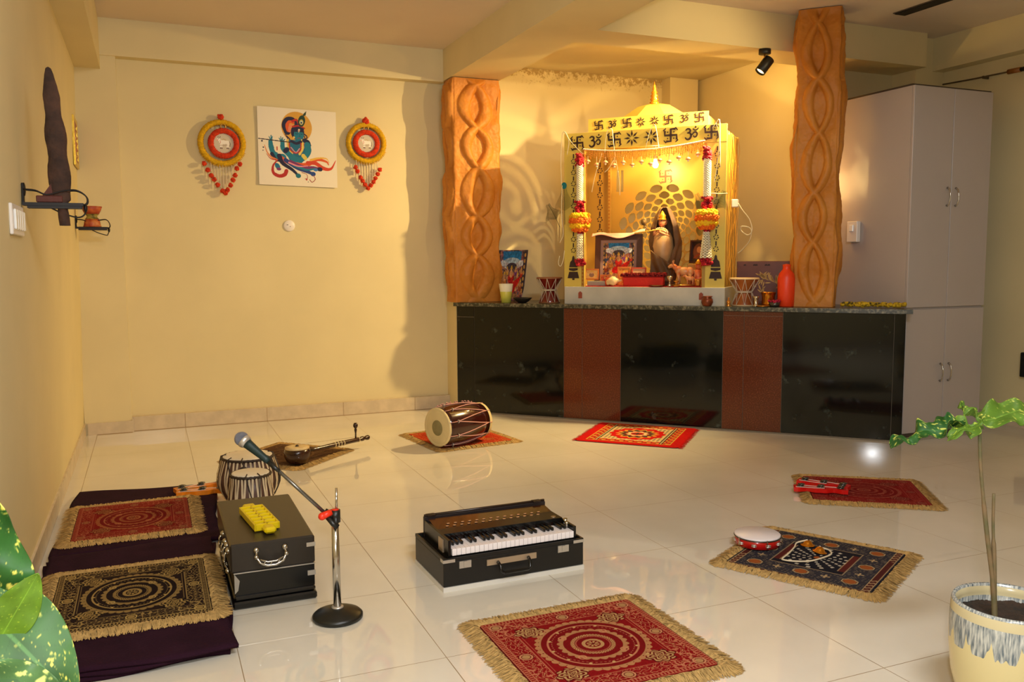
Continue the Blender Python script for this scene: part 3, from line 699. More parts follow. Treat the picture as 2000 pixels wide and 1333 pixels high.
clapper('red clapper with steel jingles lying further back on the dark red rug',(2.505,1.065,.015),math.radians(-58),redw,'red jingle clappers')
clapper('red clapper with steel jingles lying nearer on the dark red rug',(2.42,.995,.015),math.radians(-38),redw,'red jingle clappers')
clapper('orange clapper lying behind at the edge of the purple blanket',(-.600,2.335,.031),math.radians(14),orw,'orange jingle clappers')
clapper('orange clapper lying nearer on the purple blanket by the large drum',(-.60,2.235,.031),math.radians(-6),orw,'orange jingle clappers',.25)
# tabla pair
skin=mat('drum_skin',(226,214,190),rough=.6,var=.04,vscale=12); strapw=mat('leather_strap',(206,186,152),rough=.7,var=.12,vscale=25); dk2=mat('dark_strap_lace',(48,34,24),rough=.6); shell=mat('tabla_shell',(96,66,50),rough=.45); goat=mat('goat_skin_rim',(190,170,136),rough=.7)
def tabla(name,label,cx,cy,prof,rt,zt,ns,loop):
    th=thing(name,label,'drum',(cx,cy,0))
    b=MB(); b.lathe(prof,40); b.build('shell',shell,th)
    b=MB(); b.lathe([(rt+.004,zt-.006),(rt,zt+.002),(rt*.93,zt+.004),(0,zt+.004)],48); b.build('drum_head',skin,th)
    b=MB(); b.torus((0,0,zt-.006),rt+.006,.0065,n=64,k=8,wob=.25,fr=40); b.build('plaited_rim',dk2,th)
    R=lambda z: np.interp(z,[p[1] for p in prof],[p[0] for p in prof])
    b=MB(); zb=prof[1][1]+.02
    for i in range(ns):
        for s_ in (0,1):
            a=2*PI*(i+.5*s_)/ns; a2=a+(.5 if s_==0 else -.5)*2*PI/ns*.55
            pts=[]
            for t in np.linspace(0,1,7):
                z=zt-.008+(zb-zt+.008)*t; aa=a+(a2-a)*t; rr=R(z)+.0035+ (.004*math.sin(PI*t) if loop else .002)
                if t==0: rr=rt+.009
                pts.append((rr*math.cos(aa),rr*math.sin(aa),z))
            vs=[];w_=.0048
            for (x,y,z) in pts:
                an=math.atan2(y,x); vs+=[(x-math.sin(an)*w_,y+math.cos(an)*w_,z),(x+math.sin(an)*w_,y-math.cos(an)*w_,z)]
            b.add(vs,[(2*k,2*k+1,2*k+3,2*k+2) for k in range(6)],True)
    b.build('straps',strapw,th)
    b=MB(); b.torus((0,0,zb),R(zb)+.006,.006,n=40,k=8); b.build('lower_ring',dk2,th)
    return th,R
# large bass drum
t1,R1=tabla('kettle_drum','larger laced kettle drum with wide white head behind the smaller one',-.385,2.02,[(.03,0),(.075,.006),(.118,.05),(.146,.11),(.150,.16),(.136,.215),(.122,.262)],.120,.262,20,True)
t1['group']='pair of laced hand drums'
t2,R2=tabla('treble_drum','smaller laced drum in front of the large kettle drum',-.402,1.735,[(.05,0),(.098,.008),(.108,.05),(.106,.09),(.098,.16),(.085,.235)],.086,.238,18,False)
t2['group']='pair of laced hand drums'
b=MB()   # dark rope loops over the bass drum
for a0 in (-2.5,-1.9,-.7,2.9,.2):
    pts=[]
    for t in np.linspace(0,1,9):
        z=.262-.23*t; r=float(R1(z))+.009; a=a0+.35*math.sin(t*2.5)*(1 if a0<0 else -1); pts.append((r*math.cos(a),r*math.sin(a),z))
    pts=[(.105*math.cos(a0),.105*math.sin(a0),.269)]+pts; b.tube(pts,.0032,6)
b.build('rope_loop',dk2,t1)
b=MB()
for a0 in (-1.9,-1.2):
    pts=[(.07*math.cos(a0),.07*math.sin(a0),.246)]
    for t in np.linspace(0,1,7):
        z=.24-.20*t; r=float(R2(z))+.008; a=a0+(.5 if a0<-1.5 else -.2)*t; pts.append((r*math.cos(a),r*math.sin(a),z))
    b.tube(pts,.003,6)
b.build('rope_loop',dk2,t2)
b=MB(); b.torus((-.02,.107,.225),.016,.006,(0.3,1,.3),24,8); b.build('tuning_ring',dk2,t2)
# microphone and stand
th=thing('microphone_stand','chrome pole microphone stand with round black base and red clamp','microphone stand',(-.253,.438,0))
rub=mat('black_rubber_base',(24,25,22),rough=.38)
b=MB(); b.lathe([(.081,0),(.087,.005),(.087,.014),(.080,.021),(.042,.036),(.02,.040),(0,.040)],56); b.build('base',rub,th)
b=MB(); b.lathe([(.021,.038),(.021,.043),(.012,.046),(0,.046)],30); b.build('collar',alu,th)
b=MB(); b.cyl((0,0,.044),(-.002,0,.355),.0135,.0125,24); b.cyl((.004,0,.355),(.006,0,.465),.0042,.0042,12); b.build('pole',chrome,th)
b=MB(); b.cyl((0,.0,.345),(0,0,.388),.0175,.0175,24); b.tube([(-.005,-.006,.372),(.0,-.014,.350),(-.004,-.016,.335)],[.010,.010,.009],12); b.cyl((-.002,-.004,.362),(-.034,.01,.385),.011,.011,16); b.tube([(-.030,-.004,.37),(-.012,-.02,.345),(.004,-.024,.333)],.009,12); b.build('clamp',rub,th)
redp=mat('red_plastic',(238,52,22),rough=.4)
b=MB(); b.cyl((-.048,-.010,.373),(-.014,-.004,.382),.013,.011,18); b.sphere((-.047,-.010,.373),.0135,14,10); b.lathe([(.013,.0),(.013,.002),(0,.0025)],24,(0,0,.388)); b.build('clamp_knob',redp,th)
A=Vector((-.035,.005,.380)); Bm=Vector((-.465+.253,.495-.438,.568)); dirv=(Bm-A).normalized()
b=MB(); b.cyl(A-dirv*.02,Bm,.0062,.0062,16); b.build('boom_arm',mat('grey_boom',(120,116,108),rough=.3,metal=.8),th)
mc=thing('microphone','dark green handheld microphone with silver mesh ball on the boom','microphone',tuple(Vector((-.253,.438,0))+Bm))
M0=Vector((0,0,0)); dm=Vector((-.528+.465,.58-.495,.615-.568)).normalized(); dm=(dirv*.5+dm*.5).normalized()
mg=mat('dark_green_body',(24,46,44),rough=.45)
b=MB(); b.tube([M0+dm*-.004,M0+dm*.012,M0+dm*.03,M0+dm*.085,M0+dm*.10],[.010,.0125,.0125,.0165,.018],20); b.build('body',mg,mc)
b=MB(); c0=M0+dm*.108; b.lathe([(.019,-.012),(.0235,-.004),(.0245,.004),(.0235,.006)],30,tuple(c0),dm); b.build('collar_ring',alu,mc)
b=MB(); b.sphere(tuple(c0+dm*.014),.0245,24,16); gm=mat('mesh_grille',(150,156,176),rough=.35,metal=.6,bump=.9,bscale=420); b.build('mesh_ball',gm,mc)
b=MB(); b.tube([M0-dm*.004+Vector((0,-.002,0)),M0-dm*.03+Vector((0,-.003,-.004)),M0-dm*.05+Vector((0,-.002,-.002))],[.010,.008,.0065],12); b.build('clip',rub,mc)
# one stringed lute
th=thing('one_string_lute','dark gourd one stringed lute with beaded neck and upright peg on brown rug','lute',(-.018,2.80,.012))
gd=mat('dark_gourd',(40,20,12),rough=.22,rgb2=(62,30,16),vscale=14,coat=.3)
b=MB(); b.lathe([(.03,0),(.062,.012),(.079,.045),(.080,.075),(.072,.098)],36); b.build('gourd_body',gd,th)
b=MB(); b.lathe([(.074,.094),(.073,.104),(.05,.107),(0,.107)],36); b.build('skin_head',mat('tan_skin_head',(196,164,110),rough=.7,rgb2=(222,200,150),vscale=20),th)
b=MB(); b.lathe([(.012,.107),(.006,.116),(0,.116)],14); b.build('bridge',dk2,th)
p0=Vector((.07,.04,.065)); p1=Vector((.545,.325,.060)); dn=(p1-p0).normalized()
b=MB(); prof=[(.0,-.02),(.010,-.018),(.011,.05),(.014,.18),(.015,.25),(.015,.42),(.012,.44),(.016,.455),(.016,.47),(.009,.48),(.016,.50),(.017,.515),(.010,.525),(0,.527)]
b.lathe(prof,18,tuple(p0),dn); b.build('neck',gd,th)
b=MB()
for d in (.22,.245,.27,.295): b.torus(tuple(p0+dn*d),.0155,.0028,dn,24,6)
b.torus(tuple(p0+dn*.428),.0155,.002,dn,24,6); b.build('neck_ring',mat('cream_bead',(226,206,150),rough=.4),th)
pg=p0+dn*.405; b=MB(); b.lathe([(.006,0),(.005,.035),(.009,.058),(.006,.066),(.015,.078),(.016,.09),(.010,.102),(0,.104)],16,tuple(pg+Vector((0,0,.012)))); b.build('tuning_peg',gd,th)
b=MB(); b.tube([(0,0,.118),tuple(pg+Vector((0,0,.02)))],.0008,5); b.build('string',chrome,th)
# two headed barrel drum
ax=Vector((.923,.384,0)).normalized(); th=thing('barrel_drum','glossy maroon two headed barrel drum laced with pink rope on red rug','drum',(.905,2.868,.013))
mar=mat('maroon_lacquer',(46,14,12),rough=.16,rgb2=(62,20,14),vscale=5,coat=.6); rope=mat('pink_rope',(206,150,140),rough=.7); hide=mat('drum_hide',(214,196,146),rough=.6,var=.08,vscale=9)
rh=.123; H0=Vector((0,0,.136)); Ld=.385
prof=[(rh,.004),(rh+.006,.04),(rh+.013,.13),(rh+.013,.20),(rh+.004,.30),(rh-.012,Ld-.004)]
b=MB(); b.lathe(prof,56,tuple(H0),ax); b.build('barrel',mar,th)
b=MB(); b.lathe([(0,-.002),(.104,-.003),(.112,-.001)],56,tuple(H0),ax,cap=False); b.lathe([(.110,-.001),(.125,-.006),(.130,0),(.127,.012)],56,tuple(H0),ax,cap=False); b.build('drum_head',hide,th)
b=MB(); b.lathe([(0,-.0045),(.048,-.0045),(.052,-.003)],40,tuple(H0+Vector((0,0,-.004))),ax,cap=False); b.build('tuning_patch',mat('grey_olive_patch',(136,126,84),rough=.8,var=.1,vscale=30),th)
b=MB(); b.lathe([(.119,Ld-.016),(.119,Ld+.004),(.108,Ld+.006),(0,Ld+.006)],56,tuple(H0),ax,cap=False); b.build('drum_head',hide,th)
e1=Vector((-ax.y,ax.x,0)); e2=Vector((0,0,1))
def ring(a,t,dr=.004):
    r=float(np.interp(t,[p[1] for p in prof],[p[0] for p in prof]))+dr; return H0+ax*t+e1*(r*math.cos(a))+e2*(r*math.sin(a))
b=MB(); nl=9
for i in range(nl):
    a0=2*PI*i/nl; a1=2*PI*(i+.5)/nl; a2=2*PI*(i+1)/nl
    b.tube([tuple(ring(a0,.0,.008)),tuple(ring(a0,.07,.006))],.0024,6)
    b.tube([tuple(ring(a0+(a1-a0)*t,.07+(Ld-.10)*t)) for t in np.linspace(0,1,7)],.0034,6)
    b.tube([tuple(ring(a1+(a2-a1)*t,Ld-.03-(Ld-.10)*t)) for t in np.linspace(0,1,7)],.0034,6)
    b.tube([tuple(ring(a1,Ld-.03)),tuple(ring(a1,Ld+.004,.010))],.0026,6)
b.build('lacing_rope',rope,th)
for i in range(nl):
    b=MB(); b.torus(tuple(ring(2*PI*i/nl,.072,.005)),.009,.003,ax,16,6); b.build('tension_ring',alu,th)
b=MB()
for k in range(26):
    a=1.15+random.uniform(-.25,.25); p=ring(a,.05+k*.0115,.008+random.uniform(0,.006)); q=ring(a+random.uniform(-.12,.12),.06+k*.0115,.010); b.tube([tuple(p),tuple((p+q)/2+Vector((0,0,.006))),tuple(q)],.0035,6)
b.build('rope_knot',rope,th)
# tambourine
th=thing('tambourine','red tambourine with white head resting on corner of the navy rug','tambourine',(1.572,.455,.016))
b=MB(); b.lathe([(.092,0),(.095,.001),(.095,.040),(.092,.041),(.089,.038),(.089,.002),(.092,0)],64,cap=False); b.build('frame',mat('red_gloss_frame',(190,20,16),rough=.25,coat=.4),th)
b=MB(); b.lathe([(.0965,.034),(.097,.043),(.094,.0455),(0,.0455)],64); b.build('drum_head',mat('white_drum_film',(232,224,226),rough=.35),th)
b=MB(); b.torus((0,0,.036),.0965,.003,n=64,k=8); b.build('rim_hoop',mat('dark_steel',(90,88,82)),th)
for i in range(10):
    a=2*PI*(i+.2)/10; c=Vector((math.cos(a)*.094,math.sin(a)*.094,.018)); b=MB(); b.lathe([(0,0),(.012,.0015),(.0125,.0025),(.003,.005),(0,.005)],16,tuple(c)); b.lathe([(0,0),(.012,.0015),(.0125,.0025),(.003,.005),(0,.005)],16,tuple(c-Vector((0,0,.006)))); b.build('jingle_disc',alu,th)
for i in range(5):
    a=2*PI*(i+.55)/5; c=Vector((math.cos(a)*.099,math.sin(a)*.099,0)); b=MB(); b.box(c.x-.003,c.x+.003,c.y-.003,c.y+.003,.006,.042,.001); b.sphere((c.x,c.y,.012),.006,10,8); b.build('tension_lug',chrome,th)
# brass hand cymbals on a cord
bra=mat('polished_brass',(216,140,40),rough=.22,metal=.9)
th=thing('hand_cymbals','pair of small brass hand cymbals with white cord on the navy rug','cymbals',(1.74,.30,.002))
def cym(c,axis):
    q=Vector(c); b=MB(); b.lathe([(.0,.021),(.008,.020),(.017,.013),(.021,.004),(.030,.0005),(.0305,.0),(.020,.0025),(.015,.011),(.006,.017),(0,.018)],32,tuple(q),axis,cap=False); b.build('cymbal',bra,th)
cym((.018,.052,.0125),(0,.0,1)); cym((.002,-.038,.0135),(.12,-.1,1))
pts=[(.018,.052,.034),(-.02,.075,.02),(-.06,.045,.015),(-.14,-.01,.015),(-.20,-.045,.015),(-.208,-.06,.015),(-.18,-.09,.015),(-.12,-.115,.015),(-.04,-.105,.015),(.02,-.085,.015),(.045,-.045,.016),(.03,-.022,.02),(.004,-.036,.034)]
MB().tube(catmull(pts,6),.0034,7).build('cord',mat('white_cord',(222,206,176),rough=.8),th)
# ------------------------------------------------------------------ painted pictures
class Canvas:
    def __init__(s,nx,ny,bg):
        s.nx,s.ny=nx,ny; u=np.linspace(0,1,nx+1); v=np.linspace(0,1,ny+1); s.U,s.V=np.meshgrid(u,v); s.C=np.tile(np.array(bg,float),(ny+1,nx+1,1)); s.as_=1.0
    def put(s,m,c,k=1.0): s.C[m]=s.C[m]*(1-k)+np.array(c,float)*k
    def ell(s,cx,cy,rx,ry,c,rot=0,k=1.0):
        x=s.U-cx;y=s.V-cy; a=math.radians(rot); X=x*math.cos(a)+y*math.sin(a); Y=-x*math.sin(a)+y*math.cos(a); s.put((X/rx)**2+(Y/ry)**2<1,c,k)
    def ringe(s,cx,cy,r0,r1,c,k=1.0):
        d=np.hypot(s.U-cx,s.V-cy); s.put((d>r0)&(d<r1),c,k)
    def poly(s,P,c,k=1.0):
        ins=np.zeros(s.U.shape,bool); n=len(P)
        for i in range(n):
            x0,y0=P[i];x1,y1=P[(i+1)%n]
            if y0==y1: continue
            cond=((y0>s.V)!=(y1>s.V))&(s.U<(x1-x0)*(s.V-y0)/(y1-y0)+x0); ins^=cond
        s.put(ins,c,k)
    def stroke(s,P,w0,w1,c,k=1.0,smooth=True):
        P=[(x,y,0) for x,y in P]; P=catmull(P,8) if smooth else P; n=len(P)
        m=np.zeros(s.U.shape,bool)
        for i in range(n):
            t=i/(n-1); w=w0*(1-t)+w1*t if not isinstance(w0,tuple) else np.interp(t,[0,.5,1],w0)
            m|=np.hypot(s.U-P[i][0],s.V-P[i][1])<w/2
            if i<n-1:
                x0,y0=P[i][:2];x1,y1=P[i+1][:2]; m|=segdist(s.U,s.V,[(x0,y0),(x1,y1)])<w/2
        s.put(m,c,k)
    def col(s):
        return lambda U,V:s.C.reshape(-1,3)
def picture(name,cv,w,h,m,parent,F):
    return grid_obj(name,cv.nx,cv.ny,lambda U,V:F(U*w,V*h),cv.col(),m,parent,smooth=False)
paper=vmat('printed_paper',rough=.55,spec=.35); glossy=vmat('glossy_print',rough=.18,spec=.5)
# flute player poster (x right, y up; unit square)
cv=Canvas(300,300,(236,226,206))
T=(26,120,148); N_=(28,30,66); R_=(178,40,30); O_=(216,90,34); Cc=(240,226,200); P_=(120,50,110); B_=(40,60,130)
cv.ell(.49,.765,.195,.20,(214,160,60))
cv.stroke([(.37,.70),(.34,.78),(.37,.85),(.44,.86),(.50,.80)],.085,.05,N_); cv.stroke([(.385,.72),(.37,.78),(.40,.83),(.45,.82)],.05,.03,O_); cv.stroke([(.40,.71),(.40,.76),(.43,.79)],.035,.02,(226,130,100)); cv.stroke([(.44,.84),(.49,.86),(.52,.80)],.03,.02,R_)
cv.stroke([(.345,.66),(.37,.62),(.36,.58)],.012,.004,N_); cv.stroke([(.36,.64),(.40,.60),(.38,.57)],.02,.006,N_); cv.stroke([(.59,.68),(.62,.65),(.60,.62)],.018,.006,N_); cv.stroke([(.58,.66),(.60,.62),(.63,.64)],.014,.005,N_)
cv.ell(.50,.70,.085,.105,N_); cv.ell(.515,.665,.062,.088,T); cv.poly([(.44,.76),(.59,.76),(.57,.71),(.45,.71)],N_)
cv.stroke([(.44,.77),(.52,.785),(.59,.76)],.022,.016,R_); cv.stroke([(.52,.735),(.515,.70)],.022,.004,Cc); cv.stroke([(.52,.73),(.517,.705)],.008,.003,R_)
cv.stroke([(.47,.685),(.49,.678),(.505,.684)],.006,.006,N_); cv.stroke([(.535,.684),(.55,.678),(.565,.686)],.006,.006,N_); cv.stroke([(.465,.70),(.485,.708),(.505,.70)],.006,.004,N_); cv.stroke([(.535,.70),(.55,.707),(.57,.70)],.006,.004,N_)
cv.stroke([(.523,.68),(.528,.65),(.518,.645)],.005,.005,(14,70,100)); cv.stroke([(.50,.622),(.52,.628),(.54,.622)],.008,.006,(150,50,60)); cv.ell(.452,.63,.012,.016,(236,200,110))
# peacock feather
cv.stroke([(.53,.79),(.56,.86),(.58,.93)],.01,.006,(40,70,40)); cv.ell(.555,.85,.045,.075,(30,62,48),-12); cv.poly([(.56,.90),(.61,.93),(.62,.985),(.585,.95)],(46,70,50)); cv.ell(.552,.835,.026,.036,(190,170,80),-10); cv.ell(.552,.832,.017,.024,(200,220,210)); cv.ell(.551,.828,.010,.014,N_)
# torso and shoulders
cv.poly([(.37,.60),(.45,.60),(.60,.60),(.645,.56),(.65,.50),(.60,.45),(.60,.36),(.52,.28),(.40,.30),(.36,.40),(.37,.50)],(24,104,138))
cv.stroke([(.37,.59),(.38,.50),(.42,.42)],.03,.03,(222,190,90)); cv.stroke([(.555,.60),(.56,.50),(.52,.42)],.03,.03,(230,200,100))
cv.stroke([(.42,.58),(.48,.555),(.54,.58)],.035,.035,N_); cv.stroke([(.39,.56),(.40,.47),(.47,.43),(.53,.47),(.54,.56)],.016,.016,R_); cv.stroke([(.41,.50),(.47,.44),(.52,.49)],.012,.012,(200,150,170))
cv.stroke([(.58,.60),(.63,.585),(.65,.54)],.05,.04,N_); cv.stroke([(.59,.55),(.60,.51),(.64,.52)],.04,.03,O_)
# right arm (viewer right) bent to flute
cv.stroke([(.62,.54),(.63,.46),(.58,.38),(.50,.33)],.085,.06,T); cv.stroke([(.50,.33),(.44,.36),(.37,.42),(.31,.48),(.305,.56)],.085,.05,T); cv.stroke([(.565,.40),(.59,.37)],.05,.05,(220,200,90)); cv.stroke([(.34,.45),(.36,.47)],.06,.06,N_)
# left forearm and hands
cv.stroke([(.30,.36),(.24,.36),(.19,.42),(.16,.50),(.155,.56)],.10,.05,T); cv.stroke([(.30,.31),(.22,.33),(.17,.40)],.02,.05,N_); cv.ell(.235,.475,.036,.05,Cc); cv.stroke([(.235,.455),(.235,.495)],.012,.012,R_)
for x,y in ((.14,.62),(.165,.64),(.18,.625),(.125,.585)): cv.stroke([(.165,.56),(x,y)],.018,.009,T)
for x,y in ((.265,.61),(.285,.63),(.31,.62),(.335,.60)): cv.stroke([(.30,.55),(x,y)],.02,.010,T)
cv.stroke([(.01,.588),(.40,.565)],.012,.016,(44,24,34),smooth=False)
# sweeping cloth
cv.stroke([(.28,.36),(.36,.31),(.50,.28),(.62,.29),(.74,.36),(.86,.34),(.89,.30)],(.05,.055,.012),0,O_); cv.stroke([(.62,.31),(.72,.31),(.82,.25),(.92,.25),(.985,.36)],(.05,.05,.006),0,(206,66,34)); cv.stroke([(.66,.35),(.76,.38),(.86,.38),(.90,.33)],.03,.006,(230,180,70))
cv.stroke([(.26,.38),(.30,.29),(.42,.21),(.49,.14)],.06,.03,N_); cv.ell(.495,.135,.034,.030,(24,110,130)); cv.stroke([(.34,.33),(.48,.24),(.60,.20),(.68,.17)],.055,.04,B_); cv.ell(.685,.168,.034,.030,(36,70,140)); cv.stroke([(.40,.31),(.56,.25),(.70,.25),(.79,.23)],.05,.035,P_); cv.ell(.775,.235,.035,.028,N_); cv.stroke([(.44,.27),(.60,.22),(.72,.24)],.03,.02,T); cv.stroke([(.38,.30),(.50,.26),(.62,.27)],.02,.012,(230,140,160)); cv.ell(.72,.225,.03,.02,(60,120,190))
cv.stroke([(.24,.33),(.18,.25),(.18,.16),(.25,.12),(.32,.14),(.345,.19)],(.012,.045,.05),0,R_); cv.stroke([(.20,.24),(.22,.18),(.29,.165)],.012,.01,Cc); cv.ell(.235,.245,.03,.045,(30,110,150),30); cv.ell(.25,.21,.03,.02,P_)
cv.stroke([(.08,.51),(.11,.42),(.16,.36),(.22,.33)],.008,.028,(220,130,70)); cv.stroke([(.10,.40),(.15,.34),(.22,.325)],.006,.016,R_)
cv.stroke([(.54,.18),(.60,.16),(.61,.11),(.58,.10)],.008,.008,(150,40,40)); cv.stroke([(.69,.15),(.71,.10),(.67,.06),(.64,.09)],.008,.010,(150,40,40)); cv.ell(.60,.09,.012,.012,R_)
for x,y,r in ((.05,.56,.011),(.065,.48,.009),(.06,.44,.007),(.62,.06,.006)): cv.ell(x,y,r,r,N_)
th=thing('painted_poster','square white poster of a blue flute player between the two wall hangings','poster',(.302,4.432,2.128))
picture('printed_sheet',cv,.600,.590,paper,th,lambda x,y:(x-.30+ .004*(y/.59)*0,-.004-.008*np.abs(np.sin(x*6+1.2))*((y/.59-.5)**2*2),y-.295-.020*(x-.3)))
MB().box(-.30,.30,-.0015,.0,-.29,.29).build('backing_sheet',mat('poster_white',(232,222,202),rough=.8),th)
# ------------------------------------------------------------------ ring wall hangings
yarn=mat('yellow_yarn',(226,176,18),rough=.95,var=.2,vscale=60,bump=.6,bscale=300); yredn=mat('orange_red_yarn',(222,62,22),rough=.95,var=.2,vscale=60,bump=.6,bscale=300); bead=mat('white_beads',(228,216,196),rough=.35); cordm=mat('bead_cord',(200,180,150),rough=.8)
def cow_canvas():
    c=Canvas(70,70,(210,200,180)); c.ell(.5,.5,.5,.5,(206,196,176)); W_=(246,240,232)
    c.poly([(.28,.60),(.34,.66),(.55,.64),(.72,.64),(.76,.58),(.74,.42),(.68,.42),(.66,.48),(.45,.46),(.40,.42),(.32,.44)],W_)
    for x in (.36,.42,.66,.72): c.stroke([(x,.48),(x-.01,.28)],.05,.04,W_,smooth=False); c.stroke([(x-.01,.28),(x-.01,.25)],.045,.045,(90,50,40),smooth=False)
    c.ell(.27,.68,.08,.07,W_,20); c.ell(.21,.64,.045,.04,(222,180,160)); c.stroke([(.26,.74),(.24,.80),(.29,.83)],.025,.012,(60,40,30)); c.stroke([(.31,.74),(.35,.80),(.33,.84)],.025,.012,(60,40,30)); c.ell(.25,.69,.014,.014,(30,20,20)); c.stroke([(.76,.60),(.79,.50),(.78,.36)],.02,.03,(80,50,40)); c.stroke([(.33,.62),(.36,.55),(.32,.48)],.02,.02,(190,50,40)); c.stroke([(.42,.66),(.5,.70),(.6,.66)],.035,.035,(196,170,120)); c.stroke([(.34,.42),(.5,.40),(.66,.43)],.014,.014,(120,60,70))
    return c
def hanging(label,x,z,innercx,strings,poms,R=.152,ri=.092):
    th=thing('ring_wall_hanging',label,'wall hanging',(x,4.412,z),0,'yellow and red ring hangings on the back wall')
    b=MB(); b.torus((0,0,0),R,.021,(0,1,0),96,12,.18,48); 
    b.build('outer_ring',yarn,th)
    b=MB()
    for k in range(90):
        a=2*PI*k/90; 
        if math.sin(a)<-.35: b.tube([((R)*math.cos(a),-.004,R*math.sin(a)),((R+.030)*math.cos(a),-.006+random.uniform(-.006,.006),(R+.030)*math.sin(a))],[.006,.003],5)
    b.build('yarn_tufts',yarn,th)
    b=MB(); b.torus((innercx,-.012,-.005),ri,.021,(0,1,0),72,12,.2,36); b.build('inner_ring',yredn,th)
    d=ri-.014
    o=grid_obj('cow_disc',70,70,lambda U,V:(innercx+(U-.5)*2*d,np.full_like(U,-.014),-.005+(V-.5)*2*d),cow_canvas().col(),paper,th,keep=lambda U,V:np.hypot(U-.5,V-.5)<.5,solid=.003)
    b=MB(); b.torus((innercx-.0,-.012,ri+.028),.018,.004,(0,1,0),24,6); b.build('hook_ring',mat('gold_ring',(196,150,70),rough=.35,metal=.7),th)
    b=MB(); b.blobs([(0,-.006,R+.034)],.020,8,6,.05); b.blobs([(random.gauss(0,.009),-.006+random.gauss(0,.006),R+.034+random.gauss(0,.009)) for _ in range(14)],.012); b.build('pompom',yredn,th)
    n=len(strings)
    for xs,l in strings:
        z0=-math.sqrt(max(0,R*R-xs*xs))-.01; b=MB(); b.tube([(xs,-.006,z0),(xs*.98,-.006,z0-l)],.0016,5)
        m=max(2,int(l/.012))
        for k in range(m): b.sphere((xs,-.006,z0-l*(k+.5)/m),.0036,6,4)
        b.build('bead_string',bead,th)
    for px,pz in poms:
        b=MB(); b.sphere((px,-.012,pz),.0155,12,9); q_=[Vector((random.gauss(0,1),random.gauss(0,1),random.gauss(0,1))).normalized()*.0155 for _ in range(44)]; b.blobs([(px+v_.x,-.012+v_.y,pz+v_.z) for v_ in q_],.0042,5,4); b.build('pompom',yredn,th)
k4=.00397   # metres per photo pixel on this wall
def pp(cx,cz,px): return [((x-cx)*k4*.975,-(z-cz)*k4*1.0) for x,z in px]
lp=pp(434,276,[(400,316),(406,328),(412,338),(417,345),(423,355),(432,366),(437,370),(441,364),(447,355),(452,345),(456,336),(460,323),(466,315)])
rp=pp(716,276,[(692,325),(696,333),(702,345),(706,352),(711,359),(717,366),(723,360),(729,353),(733,346),(738,337),(743,328)])
st=[(x,l) for x,l in zip(np.linspace(-.085,.085,9),(.08,.11,.14,.17,.195,.17,.14,.11,.08))]
hanging('left yellow and red ring hanging with cow disc, red pompoms and bead strings',-.262,2.137,.012,st,lp)
hanging('right yellow and red ring hanging beside the poster, nearer the pillar',.838,2.187,-.002,st,rp,.142,.088)
# ------------------------------------------------------------------ left wall: driftwood, brackets, gold frame, clay pot
wood=mat('dark_driftwood',(84,56,42),rough=.85,rgb2=(44,30,24),vscale=14,bump=.7,bscale=50)
xw=lx(1.9)
th=thing('driftwood','tall dark carved driftwood blade standing on the wall bracket at the left','driftwood',(lx(1.4)+.135,1.36,1.39))
pts=[];
def plank(U,V):
    a=U*2*PI; z=V*.61; 
    wprof=np.interp(z,[0,.085,.10,.16,.35,.50,.58,.605,.61],[.018,.016,.034,.036,.034,.026,.017,.010,.0])
    tk=np.interp(z,[0,.1,.3,.61],[.012,.016,.018,.004]); cxx=np.interp(z,[0,.1,.3,.61],[.012,.004,-.002,-.018])
    x=cxx+np.cos(a)*wprof*(1+.10*np.sin(z*40+a*2)+.1*fbm(U*12,V*26,3)); y=np.sin(a)*tk*(1+.3*fbm(U*20,V*30,6))
    return x,y,z
grid_obj('blade',40,160,plank,None,wood,th)
b=MB(); b.prism([(-.075,.095),(.01,.095),(.01,.19),(-.03,.16)],.02,lambda u,v,d:(u,-.012+d,v)); b.build('wedge_foot',mat('reddish_wood',(92,44,34),rough=.7,bump=.4,bscale=60),th)
iron=mat('dark_iron',(34,30,28),rough=.5,metal=.4)
def bracket(label,y,z,L,dy=0):
    th=thing('wall_bracket',label,'wall bracket',(lx(z),y,z),0,'iron wall brackets')
    b=MB(); b.box(.002,.010,-.014,.014,-.01,.075,.002); b.sphere((.010,0,.05),.018,12,8,(.35,1,1.5)); b.build('wall_plate',iron,th)
    b=MB(); b.box(.004,L,-.030,.030,-.012,.0); b.box(.02,L-.005,-.026,.026,-.022,-.012); b.build('shelf_arm',iron,th)
    for sy in (-1,1):
        b=MB(); b.tube(catmull([(.01,sy*.022,.05),(.05,sy*.028,.046),(.09,sy*.028,.030),(.14,sy*.028,.044),(.19,sy*.028,.05),(L+.01,sy*.026,.028),(L+.012,sy*.024,.0),(L-.015,sy*.022,-.012)],5),.0028,7); b.build('scroll_rail',iron,th)
    b=MB(); b.tube(catmull([(.10,0,-.02),(.14,0,-.04),(.19,0,-.055),(L,0,-.045),(L+.01,0,-.02)],5),.003,7); b.sphere((L+.006,0,-.018),.013,10,8,(.6,1.2,1.4)); b.build('scroll_end',iron,th)
    return th
bracket('iron scroll bracket holding the tall driftwood on the left wall',1.36,1.478,.215)
b=MB(); b.box(-.062,.03,-.025,.025,.0,.026,.003); o=b.build('wood_block',mat('reddish_wood',(92,44,34))); o.location=(lx(1.4)+.115,1.36,1.479); tag(o,'reddish wooden block on the wall bracket at the foot of the driftwood','wood block')
bracket('small iron scroll bracket holding the painted clay pot near the corner',4.05,1.487,.20)
th=thing('painted_drum_toy','small painted hourglass drum in red and yellow on the corner bracket','toy drum',(lx(1.5)+.105,4.05,1.4875))
